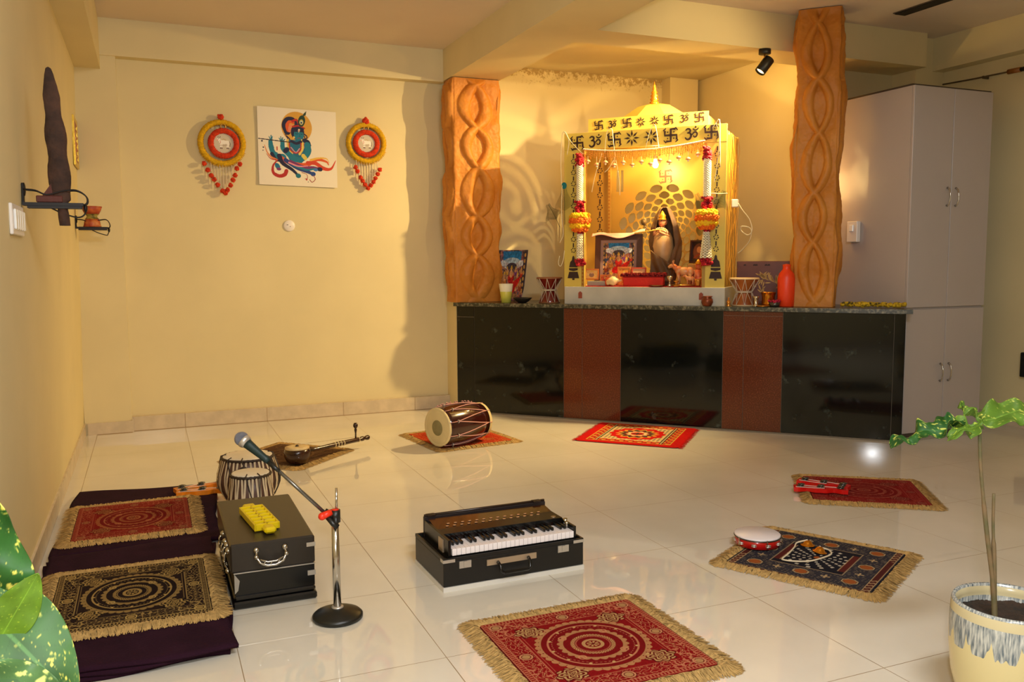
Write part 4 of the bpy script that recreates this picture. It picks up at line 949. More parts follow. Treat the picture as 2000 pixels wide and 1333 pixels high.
b=MB(); b.cur=0; b.lathe([(.052,0),(.054,.004),(.050,.03),(.044,.052)],36); b.cur=1; b.lathe([(.044,.052),(.034,.064),(.032,.074),(.044,.086)],36,cap=False); b.cur=2; b.lathe([(.044,.086),(.056,.110),(.064,.134),(.062,.136),(0,.133)],36); b.build('body',[mat('terracotta_red',(160,40,24),rough=.5,rgb2=(196,120,60),vscale=26),mat('blackish_band',(40,40,20),rough=.5,rgb2=(180,160,70),vscale=30),mat('terracotta_orange',(190,96,44),rough=.5,rgb2=(150,30,20),vscale=24)],th)
b=MB(); b.torus((0,0,.134),.062,.004,n=40,k=8); b.build('rim',mat('terracotta_red',(160,40,24)),th)
b=MB(); b.torus((0,0,.004),.053,.004,n=40,k=8); b.build('rim',mat('terracotta_red',(160,40,24)),th)
th=thing('gold_picture_frame','small shiny gold framed picture high on the left wall near the corner','picture frame',(lx(2.05)+.0,4.20,1.90))
goldf=mat('gold_foil_frame',(222,190,70),rough=.3,metal=.6,bump=.2,bscale=30)
b=MB(); fw,fh=.17,.33
b.box(0,.014,-fw,-fw+.06,0,fh,.002); b.box(0,.014,fw-.05,fw,0,fh,.002); b.box(0,.014,-fw+.06,fw-.05,0,.03,.002); b.box(0,.014,-fw+.06,fw-.05,fh-.03,fh,.002); b.build('frame',goldf,th)
cvf=Canvas(40,80,(150,60,30)); 
for i in range(9): cvf.stroke([(.1,.1+i*.1),(.5,.05+i*.1),(.9,.1+i*.1)],.03,.03,(216,180,80))
cvf.ell(.5,.5,.28,.30,(190,90,50)); cvf.ell(.5,.66,.12,.1,(230,190,150))
grid_obj('relief_picture',40,80,lambda U,V:(np.full_like(U,.010)+.003*np.sin(V*40),-fw+.06+U*(2*fw-.11),.03+V*(fh-.06)),cvf.col(),vmat('gold_tint_print',rough=.3),th)
# ------------------------------------------------------------------ shrine on the counter (local x = s, y = o, z from counter top)
S0,S1,FO,BO=-1.03,.200,.05,.60
yl=mat('golden_shrine_board',(216,190,88),rough=.42,spec=.35); yl2=mat('deep_gold_board',(168,130,52),rough=.4)
cut=mat('dark_brown_cutout',(46,20,14),rough=.6); marble=mat('white_marble_tile',(204,200,188),rough=.3,rgb2=(184,182,172),vscale=5)
sh=thing('home_shrine','golden home shrine with domed roof and cut out symbols on a white marble base','shrine',cw(0,0,ZT),-ANG)
zb=.135   # top of marble base
b=MB(); b.box(S0+.005,S1+.005,FO-.01,BO+.02,0.0,zb,.002); b.build('marble_base',marble,sh)
b=MB()
for s in (-.895,.035): b.prism([(s-.015,.045),(s+.015,.045),(s+.015,.088),(s,.10),(s-.015,.088)],.003,lambda u,v,d:(u,FO-.0145+d,v))
b.build('brown_mark',mat('red_brown_mark',(150,70,46),rough=.7),sh)
Zt=2.212-ZT
# front: crown board and two pillars
b=MB(); b.box(S0,S1,FO,FO+.014,2.085-ZT,Zt,.001); b.build('crown_board',yl,sh)
PW=.165
for a0 in (S0,S1-PW):
    b=MB(); b.box(a0,a0+PW,FO+.0005,FO+.0135,zb,2.085-ZT-.001,.001); b.build('front_pillar',yl,sh)
# symbols
def swas(b,cx,cz,s,F0,t=.004,w=.15):
    F=lambda u,v,d:F0(cx+u*s,cz+v*s,d)
    b.ribbon([(-.34,.5),(-.5,.34),(-.40,.0) if 0 else (-.42,.30),(-.42,.0),(.0,.0)],[.04,w*.8,w,w,w],t,F)
    b.ribbon([(.34,-.5),(.5,-.34),(.42,-.30),(.42,0),(0,0)],[.04,w*.8,w,w,w],t,F)
    b.ribbon([(.5,.34),(.34,.5),(.30,.42),(0,.42),(0,0)],[.04,w*.8,w,w,w],t,F)
    b.ribbon([(-.5,-.34),(-.34,-.5),(-.30,-.42),(0,-.42),(0,0)],[.04,w*.8,w,w,w],t,F)
    for x in (-.22,.22):
        for y in (-.22,.22): b.prism([(x+.05*math.cos(a),y+.05*math.sin(a)) for a in [k*PI/4 for k in range(8)]],t,F)
def om(b,cx,cz,s,F0,t=.004):
    F=lambda u,v,d:F0(cx+(u-.5)*s,cz+(v-.46)*s,d)
    def R(p,w):
        p=[q[:2] for q in catmull([(x,y,0) for x,y in p],5)]; n=len(p); b.ribbon(p,[w*(.35+.65*math.sin(PI*min(1,max(0,(i+1)/(n+1))))**.6) for i in range(n)],t,F)
    R([(.06,.70),(.18,.80),(.34,.77),(.38,.64),(.28,.54),(.16,.52)],.12)
    R([(.20,.52),(.38,.48),(.44,.30),(.34,.12),(.16,.08),(.02,.22)],.14)
    R([(.36,.40),(.52,.40),(.62,.52),(.76,.56),(.86,.44),(.80,.26),(.66,.22),(.60,.34)],.11)
    R([(.56,.80),(.68,.70),(.84,.72),(.96,.84)],.09)
    b.prism([(.76+.055*math.cos(k*PI/4),.90+.07*math.sin(k*PI/4)) for k in range(8)],t,F)
def sun(b,cx,cz,s,F0,t=.004):
    F=lambda u,v,d:F0(cx+u*s,cz+v*s,d)
    for k in range(8):
        a=k*PI/4+.0; ca,sa=math.cos(a),math.sin(a); P=[(.10,0),(.26,.065),(.50,0),(.26,-.065)]; b.prism([(x*ca-y*sa,x*sa+y*ca) for x,y in P],t,F)
FF=lambda y0:(lambda u,v,d:(u,y0-.003+d,v))
seq=['s','o','s','u','u','s','o','s']; xs=[-.925,-.780,-.632,-.497,-.350,-.205,-.050,.090]; zz=[2.138,2.143,2.146,2.150,2.150,2.153,2.155,2.158]
fn={'s':swas,'o':om,'u':sun}; nm={'s':'swastika_cutout','o':'om_cutout','u':'sun_cutout'}
for k,x,z in zip(seq,xs,zz):
    b=MB(); fn[k](b,x,z-ZT,.104 if k!='u' else .118,FF(FO)); b.build(nm[k],cut,sh)
# chains and bells on the pillars
def chain(b,cx,z0,z1,F,per=.085,s=1.0):
    z=z1
    while z-per>z0:
        b.ribbon([(cx,z-.004),(cx,z-per*.42)],.009*s,.003,F)
        c=z-per*.70
        for k in range(6):
            a=k*PI/3+PI/6; a2=a+PI/3*.55; r=.017*s; b.ribbon([(cx+r*math.cos(a),c+r*math.sin(a)),(cx+r*math.cos(a2),c+r*math.sin(a2))],.007*s,.003,F)
        z-=per
bell=[(-.045,0),(.045,0),(.036,.018),(.03,.055),(.012,.06),(-.012,.06),(-.03,.055),(-.036,.018)]
for cx in (S0+.075,S1-.095+.030):
    b=MB(); F=FF(FO+.0005); chain(b,cx,1.29-ZT,2.06-ZT,F)
    b.build('chain_cutout',cut,sh)
    b=MB(); z=1.105-ZT
    b.prism([(cx-.047,z),(cx+.047,z),(cx+.034,z+.05),(cx-.034,z+.05)],.003,F); b.prism([(cx-.008,z-.014),(cx+.008,z-.014),(cx+.010,z-.001),(cx-.010,z-.001)],.003,F)
    b.prism([(cx-.034,z+.062),(cx,z+.055),(cx+.034,z+.062),(cx+.036,z+.078),(cx-.036,z+.078)],.003,F)
    b.prism([(cx-.034,z+.085),(cx+.034,z+.085),(cx+.026,z+.125),(cx+.012,z+.14),(cx+.008,z+.165),(cx,z+.175),(cx-.008,z+.165),(cx-.012,z+.14),(cx-.026,z+.125)],.003,F)
    b.build('bell_cutout',cut,sh)
# side panels with feather openings, sized so the inner bulb throws them on the walls
BULB=(-.377,.30,1.973)
LW=[[(1.921,2.193),(2.1,2.137),(2.267,2.013),(2.364,1.84),(2.403,1.642),(2.418,1.419),(2.427,1.15)],[(1.92,2.073),(2.075,2.028),(2.218,1.924),(2.291,1.772),(2.315,1.596)],[(1.919,1.958),(2.027,1.918),(2.112,1.864),(2.155,1.822)],[(1.946,1.851),(1.978,1.722),(2.048,1.592),(2.144,1.55),(2.241,1.617)],[(1.929,1.417),(2.096,1.497),(2.241,1.485),(2.348,1.374),(2.417,1.195)],[(1.928,1.286),(2.095,1.382),(2.24,1.383),(2.338,1.285),(2.407,1.128)],[(2.022,1.198),(2.167,1.285),(2.289,1.24),(2.387,1.105)],[(2.488,1.91),(2.478,1.643),(2.468,1.374),(2.447,1.105)],[(2.578,1.734),(2.558,1.51),(2.513,1.284),(2.457,1.082)],[(2.598,1.555),(2.578,1.329),(2.487,1.104)],[(2.14,1.735),(2.14,1.69)]]
RW=[[(3.254,2.167),(3.273,1.983),(3.226,1.731),(3.12,1.519),(2.96,1.391),(2.821,1.348)],[(3.204,2.161),(3.079,2.065),(2.983,2.014),(2.843,1.941)],[(3.168,2.014),(3.156,1.849),(3.09,1.681),(2.967,1.573),(2.827,1.507)],[(3.074,1.923),(3.04,1.799),(2.948,1.692),(2.832,1.645)],[(2.385,2.042),(2.272,1.902),(2.218,1.735),(2.223,1.627)],[(2.379,1.895),(2.314,1.743)],[(3.114,1.354),(3.022,1.311),(2.956,1.27),(2.873,1.229)]]
def wallmap(sp,o,z,wall):
    B=np.array(cw(*BULB)); Px=DV.x*sp+MV.x*(OFF+o); Py=DV.y*sp+MV.y*(OFF+o); d=(Px-B[0],Py-B[1],z-B[2])
    t=(4.40-B[1])/d[1] if wall=='L' else (3.94-B[0])/d[0]
    t=np.where((t>0)&(t<12),t,np.nan)
    return (B[0]+t*d[0],B[2]+t*d[2]) if wall=='L' else (B[1]+t*d[1],B[2]+t*d[2])
def side(sp,wall,strokes,ny_=150,nz=330):
    o0,o1,z0,z1=FO+.014,BO,zb+ZT,2.17
    def keep(U,V):
        o=o0+(o1-o0)*U; z=z0+(z1-z0)*V
        with np.errstate(all='ignore'):
            X,Z=wallmap(sp,o,z,wall); hole=np.zeros(U.shape,bool)
            for i,s in enumerate(strokes):
                p=[q[:2] for q in catmull([(a,b_,0) for a,b_ in s],5)]; d=segdist(X,Z,p); hole|=d<(.027 if len(s)>2 else .055)
            if wall=='R':
                yy=(X-3.33)/(3.43-3.33); zz_=(Z%.075)/.075; k=(yy>-.1)&(yy<1.1)&(Z<2.16)&(Z>1.15)
                hole|=k&(np.abs(np.abs(yy-.5)*2-np.abs(zz_-.5)*2)>.25)&(np.abs(np.abs(yy-.5)*2-np.abs(zz_-.5)*2)<.55)
        # keep a clear border on the board
        hole&=(U>.03)&(U<.97)&(V>.03)&(V<.96)
        return ~hole
    o=grid_obj('feather_side_panel',ny_,nz,lambda U,V:(np.full_like(U,sp),o0+(o1-o0)*U,z0-ZT+(z1-z0)*V),None,yl2,sh,keep=keep,smooth=False,solid=.005)
side(S0+.006,'L',LW); side(S1-.006,'R',RW)
# back panel with lattice lotus
MC=(-.373,1.475)
def keepb(U,V):
    s=S0+.01+(S1-S0-.02)*U; z=zb+ZT+(2.17-zb-ZT)*V; x=s-MC[0]; y=z-MC[1]; r=np.hypot(x,y); th=np.arctan2(y,x); hole=np.zeros(U.shape,bool)
    n=16; radii=[.345,.288,.238,.195,.158,.126,.098]
    for i,R_ in enumerate(radii):
        ph=(i%2)*PI/n+PI/2+PI/n; k=np.round((th-ph)/(2*PI/n)); dt=(th-ph-k*2*PI/n)*R_; dr=r-R_; a=2*PI*R_/n*.385; bb=(radii[i]-radii[i+1])*.60 if i<6 else .016
        if i==0: bb*=.95
        hole|=(np.abs(dt)/a)**1.7+(np.abs(dr)/bb)**1.7<1
    for sx in (-.759,-.723): hole|=(np.abs(s-sx)<.010)&(z>1.80)&(z<1.975)
    return ~hole
grid_obj('lotus_back_panel',330,300,lambda U,V:(S0+.01+(S1-S0-.02)*U,np.full_like(U,BO),zb+(2.17-zb-ZT)*V),None,yl2,sh,keep=keepb,smooth=False,solid=.006)
b=MB(); swas(b,-.365,1.909-ZT,.105,FF(BO-.003)); b.build('swastika_cutout',mat('olive_brown_cutout',(96,64,20),rough=.6),sh)
b=MB(); chain(b,-.910,zb+.02,2.05-ZT,FF(BO-.003),.10,1.2); b.build('chain_cutout',cut,sh)
b=MB(); b.box(-.835,-.812,BO-.03,BO-.004,zb,2.12-ZT); 
b.build('inner_post',yl2,sh)
b=MB()
for zq in np.arange(zb+.02,2.08-ZT,.028): b.prism([(-.8235+.008*math.cos(a),zq+.010*math.sin(a)) for a in [k*PI/2 for k in range(4)]],.002,FF(BO-.0295))
for zq in np.arange(zb+.02,2.06-ZT,.028): b.prism([(S0+PW-.014+.009*math.cos(a),zq+.010*math.sin(a)) for a in [k*PI/2 for k in range(4)]],.002,FF(FO+.0005))
b.build('diamond_border',mat('amber_cutout',(150,92,18),rough=.6),sh)
b=MB(); b.box(S0+PW-.026,S0+PW-.001,FO-.001,FO+.04,zb,2.085-ZT-.002,.001); b.build('pillar_edge_strip',yl2,sh); b=MB(); b.box(S1-PW+.001,S1-PW+.024,FO-.001,FO+.04,zb,2.085-ZT-.002,.001); b.build('pillar_edge_strip',yl2,sh)
T0_,T1_=-.885,.040
# roof: open rails, upper tier, dome, finial
b=MB(); b.box(S0,S1,BO-.01,BO+.01,2.165-ZT,2.184-ZT); b.box(T0_-.0,T0_+.012,FO+.015,BO-.01,2.172-ZT,2.184-ZT); b.box(T1_-.012,T1_,FO+.015,BO-.01,2.172-ZT,2.184-ZT); b.build('roof_rails',yl,sh)
b=MB(); T0,T1,TF,TB=-.885,.040,.20,.52; zt0,zt1=2.185-ZT,2.335-ZT
b.box(T0,T1,TF,TF+.012,zt0,zt1); b.box(T0,T0+.01,TF+.012,TB,zt0,zt1-.03); b.box(T1-.01,T1,TF+.012,TB,zt0,zt1-.03); b.box(T0,T1,TB,TB+.01,zt0,zt1-.03);  b.build('upper_tier',yl,sh)
xs2=[-.80,-.690,-.575,-.468,-.362,-.255,-.135,-.025]
for k,x in zip(seq,xs2):
    b=MB(); fn[k](b,x,2.284+(x+.8)*.012-ZT,.070 if k!='u' else .076,FF(TF)); b.build(nm[k],cut,sh)
b=MB(); cx,cy=-.405,.36; n=8
prof=[(.31,zt1-.045),(.31,zt1-.035),(.12,2.425-ZT),(.055,2.44-ZT),(0,2.445-ZT)]
vs=[(cx+r*1.10*math.cos(PI/8+k*PI/4),cy+r*.50*math.sin(PI/8+k*PI/4),z) for r,z in prof for k in range(8)]; b.add(vs,[(i*8+k,i*8+(k+1)%8,i*8+8+(k+1)%8,i*8+8+k) for i in range(4) for k in range(8)]+[tuple(range(8))[::-1]],False); b.build('dome',yl,sh)
b=MB(); b.lathe([(.035,2.43-ZT),(.036,2.455-ZT),(.022,2.462-ZT),(.034,2.475-ZT),(.022,2.492-ZT),(.031,2.502-ZT),(.018,2.518-ZT),(.026,2.528-ZT),(.012,2.545-ZT),(.016,2.553-ZT),(.006,2.59-ZT),(0,2.615-ZT)],24,(cx,cy,0)); b.build('finial',mat('gold_finial',(222,150,40),rough=.25,metal=.5),sh)
# bulb hanging inside
th=thing('hanging_bulb','small glowing bulb hanging under the roof inside the shrine','light bulb',cw(BULB[0],BULB[1],BULB[2]),-ANG)
b=MB(); b.sphere((0,0,0),.022,16,12,(1,1,1.1)); b.build('glass',mat('glowing_bulb',(255,236,190),emit=(255,214,130),estr=720),th)
b=MB(); b.cyl((0,0,.023),(0,0,.065),.014); b.tube([(0,0,.065),(0,0,.195)],.003,6); b.build('holder',mat('cream_plastic',(226,214,190),rough=.5),th)
# ------------------------------------------------------------------ bead toran across the opening
th=thing('bead_toran','gold beaded door hanging with shell pendants across the shrine opening','door hanging',cw(0,.035,ZT),-ANG)
gb=mat('gold_beads',(214,140,44),rough=.4,var=.2,vscale=80); tw=mat('shell_white',(236,222,196),rough=.4)
def sag(s): u=(s+.865)/.91; return 2.085+.0-.055*4*u*(1-u)*.6-ZT+ .012*u
b=MB(); ss=np.linspace(-.865,.045,40); b.tube([(s,-.012,sag(s)) for s in ss],.005,6)
for s in np.linspace(-.865,.045,90): b.sphere((s,-.014,sag(s)),.006,6,4)
b.build('bead_cord',tw,th)
rs=random.Random(5)
b=MB()
for s in np.linspace(-.86,.04,70):
    l=rs.uniform(.05,.075); b.tube([(s,-.012,sag(s)-.004),(s+rs.gauss(0,.004),-.012,sag(s)-l)],.0022,5)
    for k in range(4): b.sphere((s,-.012,sag(s)-l*(k+.6)/4.2),.0044,6,4)
b.build('bead_fringe',gb,th)
for i,s in enumerate(np.linspace(-.83,.0,13)):
    z=sag(s)-.085-.02*(i%2); b=MB(); b.tube([(s,-.014,sag(s)-.05),(s,-.014,z)],.0018,5); b.cur=1; b.lathe([(.0,.012),(.012,.008),(.022,-.006),(.019,-.008),(0,-.002)],14,(s,-.014,z)); b.cur=0; b.sphere((s,-.014,z-.016),.0085,8,6)
    b.build('pendant',[tw,mat('peach_shell',(232,170,120),rough=.5)],th)
# ------------------------------------------------------------------ garlands
fr=mat('crimson_flowers',(176,14,34),rough=.8,var=.35,vscale=50); fo=mat('orange_marigold',(238,110,10),rough=.8,var=.2,vscale=60); fy=mat('yellow_marigold',(250,190,14),rough=.8,var=.15,vscale=60); fw=mat('jasmine_white',(238,230,200),rough=.7,var=.08,vscale=60); gthr=mat('garland_thread',(200,190,150))
def garland(label,s,lat_wide):
    th=thing('flower_garland',label,'garland',cw(s,.008,ZT),-ANG,'flower garlands on the shrine pillars')
    def cl(name,z0,z1,r0,r1,n,rb,m,seed,yy=.0):
        R=random.Random(seed); b=MB(); P=[]
        for i in range(n):
            z=z0+(z1-z0)*R.random(); t=(z-z0)/(z1-z0); r=(r0+(r1-r0)*t)*math.sqrt(R.random()); a=R.uniform(0,2*PI); P.append((r*math.cos(a),yy+r*math.sin(a)*.8,z-ZT))
        b.blobs(P,rb,6,4,.3,(1,1,.7)); b.build(name,m,th)
    cl('red_flower_cluster',1.955,2.05,.030,.026,60,.013,fr,1)
    b=MB()
    for k in range(34):
        z=1.70+.265*k/33
        for a in range(7): an=a*2*PI/7+k*.45; b.sphere((.020*math.cos(an),.020*math.sin(an),z-ZT),.0095,6,4,(1,1,.8))
    b.build('white_flower_rope',fw,th)
    cl('red_flower_cluster',1.60,1.69,.032,.036,60,.013,fr,2)
    def tor(name,z,R_,r,m,seed):
        R=random.Random(seed); b=MB(); P=[]
        for i in range(150):
            a=R.uniform(0,2*PI); f=R.uniform(0,2*PI); P.append(((R_+r*math.cos(f))*math.cos(a),(R_+r*math.cos(f))*math.sin(a)*.8,z-ZT+r*math.sin(f)))
        b.blobs(P,.011,6,4,.25); b.lathe([(0,-r),(R_,-r),(R_+r*.7,0),(R_,r),(0,r)],20,(0,0,z-ZT)); b.build(name,m,th)
    tor('yellow_marigold_ring',1.578,.055,.020,fy,3); tor('orange_marigold_ring',1.545,.062,.020,fo,4); tor('yellow_marigold_ring',1.510,.056,.018,fy,5); tor('orange_marigold_ring',1.483,.042,.015,fo,6)
    cl('red_flower_cluster',1.445,1.475,.026,.030,26,.010,fr,7)
    b=MB(); n=10
    for k in range(n):
        z0=1.445-.19*k/n; z1=z0-.19/n; w0=.022+lat_wide*(k/n); w1=.022+lat_wide*((k+1)/n)
        for j in range(8):
            a=j*PI/4; a2=a+PI/4; p=(w0*math.cos(a),w0*math.sin(a),z0-ZT); q=(w1*math.cos(a2),w1*math.sin(a2),z1-ZT); q2=(w1*math.cos(a-PI/4),w1*math.sin(a-PI/4),z1-ZT)
            b.tube([p,q],.0035,5); b.tube([p,q2],.0035,5)
    b.build('white_bead_lattice',fw,th)
    cl('red_flower_cluster',1.205,1.25,.045,.040,55,.012,fr,8)
garland('flower garland hanging on the left shrine pillar',-.889,.004)
garland('flower garland hanging on the right shrine pillar',.072,.022)
# ------------------------------------------------------------------ string light wire draped over the shrine front
th=thing('light_string_wire','thin white string light wire draped over the front of the shrine','wire',cw(0,.03,ZT),-ANG)
ww=mat('white_wire',(232,222,186),rough=.4)
def wire(pts,r=.0032): b=MB(); b.tube(catmull([(s,y,z-ZT) for s,z,*yy in pts for y in [yy[0] if yy else 0]],5),r,6); return b
loops=[[(-1.045,1.82),(-1.05,2.02),(-1.04,2.19),(-1.025,2.225),(-1.0,2.20),(-.985,2.14),(-1.0,2.05)],[(-1.02,2.22),(-.97,2.15),(-.90,2.075),(-.87,2.05)],
[(-.70,2.05),(-.69,2.16),(-.675,2.215),(-.645,2.22),(-.635,2.15),(-.62,2.03),(-.60,1.93)],[(-.72,2.05),(-.75,1.96),(-.78,1.86),(-.80,1.76)],[(-.63,1.99),(-.67,1.93),(-.70,1.905)],
[(-.385,2.07),(-.36,2.17),(-.335,2.225),(-.315,2.225),(-.30,2.15),(-.285,2.05)],[(.125,2.22),(.15,2.10),(.135,1.9),(.12,1.80)],[(.10,2.18),(.13,2.225),(.15,2.23),(.155,2.1),(.16,1.9)],
[(.10,1.72),(.16,1.715),(.215,1.715)],[(-.60,1.93),(-.585,1.84),(-.58,1.73)],[(-1.04,1.82),(-1.045,1.6),(-1.03,1.45),(-1.06,1.38)],[(-1.06,1.28),(-1.07,1.22),(-1.05,1.20),(-1.03,1.25),(-1.02,1.32)]]
for l in loops: b=MB(); b.tube(catmull([(s,-.004,z-ZT) for s,z in l],5),.003,6); b.build('wire_loop',ww,th)
th=thing('plug_adapter','white plug adapter with loose cable on the right side of the shrine','plug',cw(.222,.30,1.66),-ANG)
MB().box(-.017,.030,-.03,.03,-.03,.03,.006).build('adapter',wh,th)
b=MB(); b.tube(catmull([(.03,0,0),(.06,0,-.05),(.11,.02,-.12),(.13,.02,-.20),(.10,.02,-.235),(.05,.02,-.20),(.06,0,-.17),(.12,.02,-.19),(.115,.03,-.27),(.06,.06,-.34),(.02,.08,-.37)],6),.0036,7); b.build('cable',ww,th)
# string lights wound round the right side of the shrine
b=MB()
for k in range(11):
    R=random.Random(k); o0=.08+k*.048; b.tube(catmull([(S1+.005+R.uniform(0,.01),o0+R.uniform(-.02,.02),z) for z in np.linspace(1.05-ZT,2.16-ZT,14)],3),.0018,5)
th=thing('light_curtain','golden light string curtain on the right side of the shrine','string lights',cw(0,0,ZT),-ANG)
b.build('wires',mat('gold_tinsel',(236,170,50),rough=.35),th)
# peacock feathers at both sides
def feather(label,s,o,z,a,L,lean,eye=False):
    th=thing('peacock_feather',label,'feather',cw(s,o,z),-ANG,'peacock feathers by the shrine')
    gq=mat('feather_barb',(60,66,30),rough=.7); b=MB(); tip=Vector((math.sin(a)*L,lean,math.cos(a)*L)); b.tube([(0,0,0),tuple(tip*.5+Vector((0,.0,.01))),tuple(tip)],[.002,.0015,.001],5)
    d=tip.normalized(); side=Vector((d.z,0,-d.x))
    for k in range(26):
        t=.35+.65*k/25; p=tip*t
        for sg in (-1,1):
            l=.05+.03*math.sin(t*5); b.tube([tuple(p),tuple(p+side*sg*l*.6+d*l*.35),tuple(p+side*sg*l+d*l*.35-Vector((0,0,.012)))],[.0013,.001,.0005],4)
    b.build('barbs',gq,th)
    b=MB(); F=lambda u,v,d_:tuple(tip*.96+side*u+d*v+Vector((0,-.004+d_,0))); b.prism([(.022*math.cos(k*PI/8),.026*math.sin(k*PI/8)) for k in range(16)],.002,F); eye and b.build('eye_spot',mat('teal_feather',(10,110,120),rough=.3),th)
feather('peacock feather with teal eye fanning left of the shrine, topmost',-1.02,.035,1.52,-.02,.31,0,True)
feather('peacock feather fanning left of the shrine, pointing more to the left',-1.06,.035,1.50,-.50,.20,0)
feather('peacock feather on the right shrine pillar behind the garland, pointing right',.10,.040,1.55,.45,.20,0)
feather('peacock feather on the right shrine pillar behind the garland, pointing left',.08,.040,1.56,-.5,.18,0)
# ------------------------------------------------------------------ things inside the shrine (altar frame, on marble base)
ZB=ZT+zb
red_cloth=mat('red_altar_cloth',(176,26,16),rough=.8,bump=.3,bscale=90)
b=MB(); b.box(-.86,.03,FO+.01,.50,0,.006,.001); o=b.build('altar_cloth',red_cloth); o.location=cw(0,0,ZB); o.rotation_euler=(0,0,-ANG); tag(o,'red cloth spread on the floor of the shrine','cloth')
ZC_=ZB+.0065
def deity_canvas(seed,frame=False,blue=True,nx=120,ny=150):
    c=Canvas(nx,ny,(96,50,40))
    n=fbm(c.U*14,c.V*14,seed,4); n2=fbm(c.U*20,c.V*20,seed+9,3)
    for k in range(3): c.C[...,k]=np.array((150,110,110))[k]*(.45+.9*n)
    c.put(n2>.56,(206,150,70),.7); c.put(n2<.34,(40,50,70),.7); c.put((n>.5)&(n<.53),(180,30,30),.8)
    if blue: c.poly([(.2,.98),(.22,.80),(.5,.70),(.78,.80),(.8,.98)],(36,120,176)); c.ell(.22,.74,.08,.06,(220,228,230)); c.ell(.80,.74,.08,.06,(220,228,230)); c.ell(.5,.73,.30,.12,(206,214,214),k=.8); c.ell(.5,.66,.17,.09,(70,60,70))
    c.poly([(.0,1),(.12,1),(.16,.2),(.0,.15)],(60,52,60)); c.poly([(.88,1),(1,1),(1,.15),(.84,.2)],(60,52,60))
    for x in (.08,.92):
        for y in np.linspace(.2,.9,7): c.ell(x,y,.03,.04,(196,150,80))
    # seated figures: generic crowned shapes
    for x,y,s,rb in ((.5,.50,.95,(178,30,24)),(.28,.42,.75,(190,120,50)),(.72,.42,.75,(190,120,50)),(.16,.30,.6,(150,70,40)),(.84,.30,.6,(150,70,40)),(.36,.58,.45,(200,150,60)),(.64,.58,.45,(120,60,120)),(.16,.55,.5,(60,80,120)),(.84,.55,.5,(190,60,40)),(.3,.2,.45,(210,160,60)),(.68,.2,.4,(120,60,60))):
        c.ell(x,y-.07*s,.10*s,.12*s,rb); c.ell(x,y+.03*s,.06*s,.08*s,(206,150,96)); c.ell(x,y+.11*s,.035*s,.035*s,(214,164,110)); c.poly([(x-.045*s,y+.13*s),(x+.045*s,y+.13*s),(x+.01,y+.21*s),(x-.01,y+.21*s)],(220,176,60)); c.stroke([(x-.1*s,y+.0),(x-.14*s,y+.08*s)],.02,.015,(206,150,96)); c.stroke([(x+.1*s,y+.0),(x+.14*s,y+.08*s)],.02,.015,(206,150,96))
    c.stroke([(.38,.22),(.55,.26),(.72,.38),(.80,.46)],(.12,.14,.03),0,(196,26,22)); c.ell(.50,.24,.17,.10,(188,22,22)); c.ell(.5,.10,.3,.05,(190,140,70),k=.6)
    n3=fbm(c.U*34,c.V*34,seed+20,2); c.C*=(.72+.75*n3)[...,None]
    return c
# large framed print
def upright(o,w,h,fr_m,cvs,print_m,label,s,z,tilt,yaw,fwid,name='framed_print',cat='framed picture',depth=.02,inner=None):
    th=thing(name,label,cat,cw(s,o,z),-ANG+yaw)
    ct,st=math.cos(tilt),math.sin(tilt)
    T=lambda x,y,zz:(x,y*ct+zz*st,zz*ct-y*st+ (depth*st if st>0 else 0))
    def bx(b,x0,x1,y0,y1,z0,z1): 
        k=len(b.v); b.box(x0,x1,y0,y1,z0,z1); b.v[k:]=[T(*v) for v in b.v[k:]]
    b=MB(); f=fwid
    bx(b,-w/2,-w/2+f,0,depth,0,h); bx(b,w/2-f,w/2,0,depth,0,h); bx(b,-w/2+f,w/2-f,0,depth,0,f); bx(b,-w/2+f,w/2-f,0,depth,h-f,h); bx(b,-w/2+f,w/2-f,depth*.7,depth,f,h-f); b.build('frame',fr_m,th)
    if inner:
        b=MB(); g=f*inner; 
        for (a0,a1,c0,c1) in ((-w/2+f,-w/2+f+g,f,h-f),(w/2-f-g,w/2-f,f,h-f),(-w/2+f+g,w/2-f-g,f,f+g),(-w/2+f+g,w/2-f-g,h-f-g,h-f)): bx(b,a0,a1,depth*.3,depth*.7,c0,c1)
        b.build('mount',mat('mauve_mount',(150,120,110),rough=.5),th)
    grid_obj('printed_picture',cvs.nx,cvs.ny,lambda U,V:(-w/2+f+U*(w-2*f),(depth*.62)*ct+(f+V*(h-2*f))*st,(f+V*(h-2*f))*ct-depth*.62*st+(depth*st if st>0 else 0)),cvs.col(),print_m,th,smooth=False)
    return th,T
woodf=mat('striped_brown_frame',(84,52,40),rough=.4)
th,T=upright(.30,.385,.40,woodf,deity_canvas(2),glossy,'large brown framed colourful print with pink cloth over its top, inside the shrine',-.672,ZC_,math.radians(4),0,.045,inner=.5)
b=MB()
def clothcv(): 
    def pos(U,V):
        x=-.21+U*.43; return x,-.02+V*.065+.004*np.sin(U*20),.402+.012*np.sin(V*PI)*.5-.0*U+.0*V+.020*np.clip(1-V*3,0,1)*-1+.015*np.sin(U*9)*(V<.3)+.03*np.clip((U-.8)*5,0,1)
    return pos
o=grid_obj('draped_cloth',60,12,clothcv(),None,mat('pink_cloth',(214,160,140),rough=.8),None,solid=.003); o.location=cw(-.672,.30,ZC_); o.rotation_euler=(0,0,-ANG); tag(o,'pale pink cloth laid along the top of the large framed print','cloth')
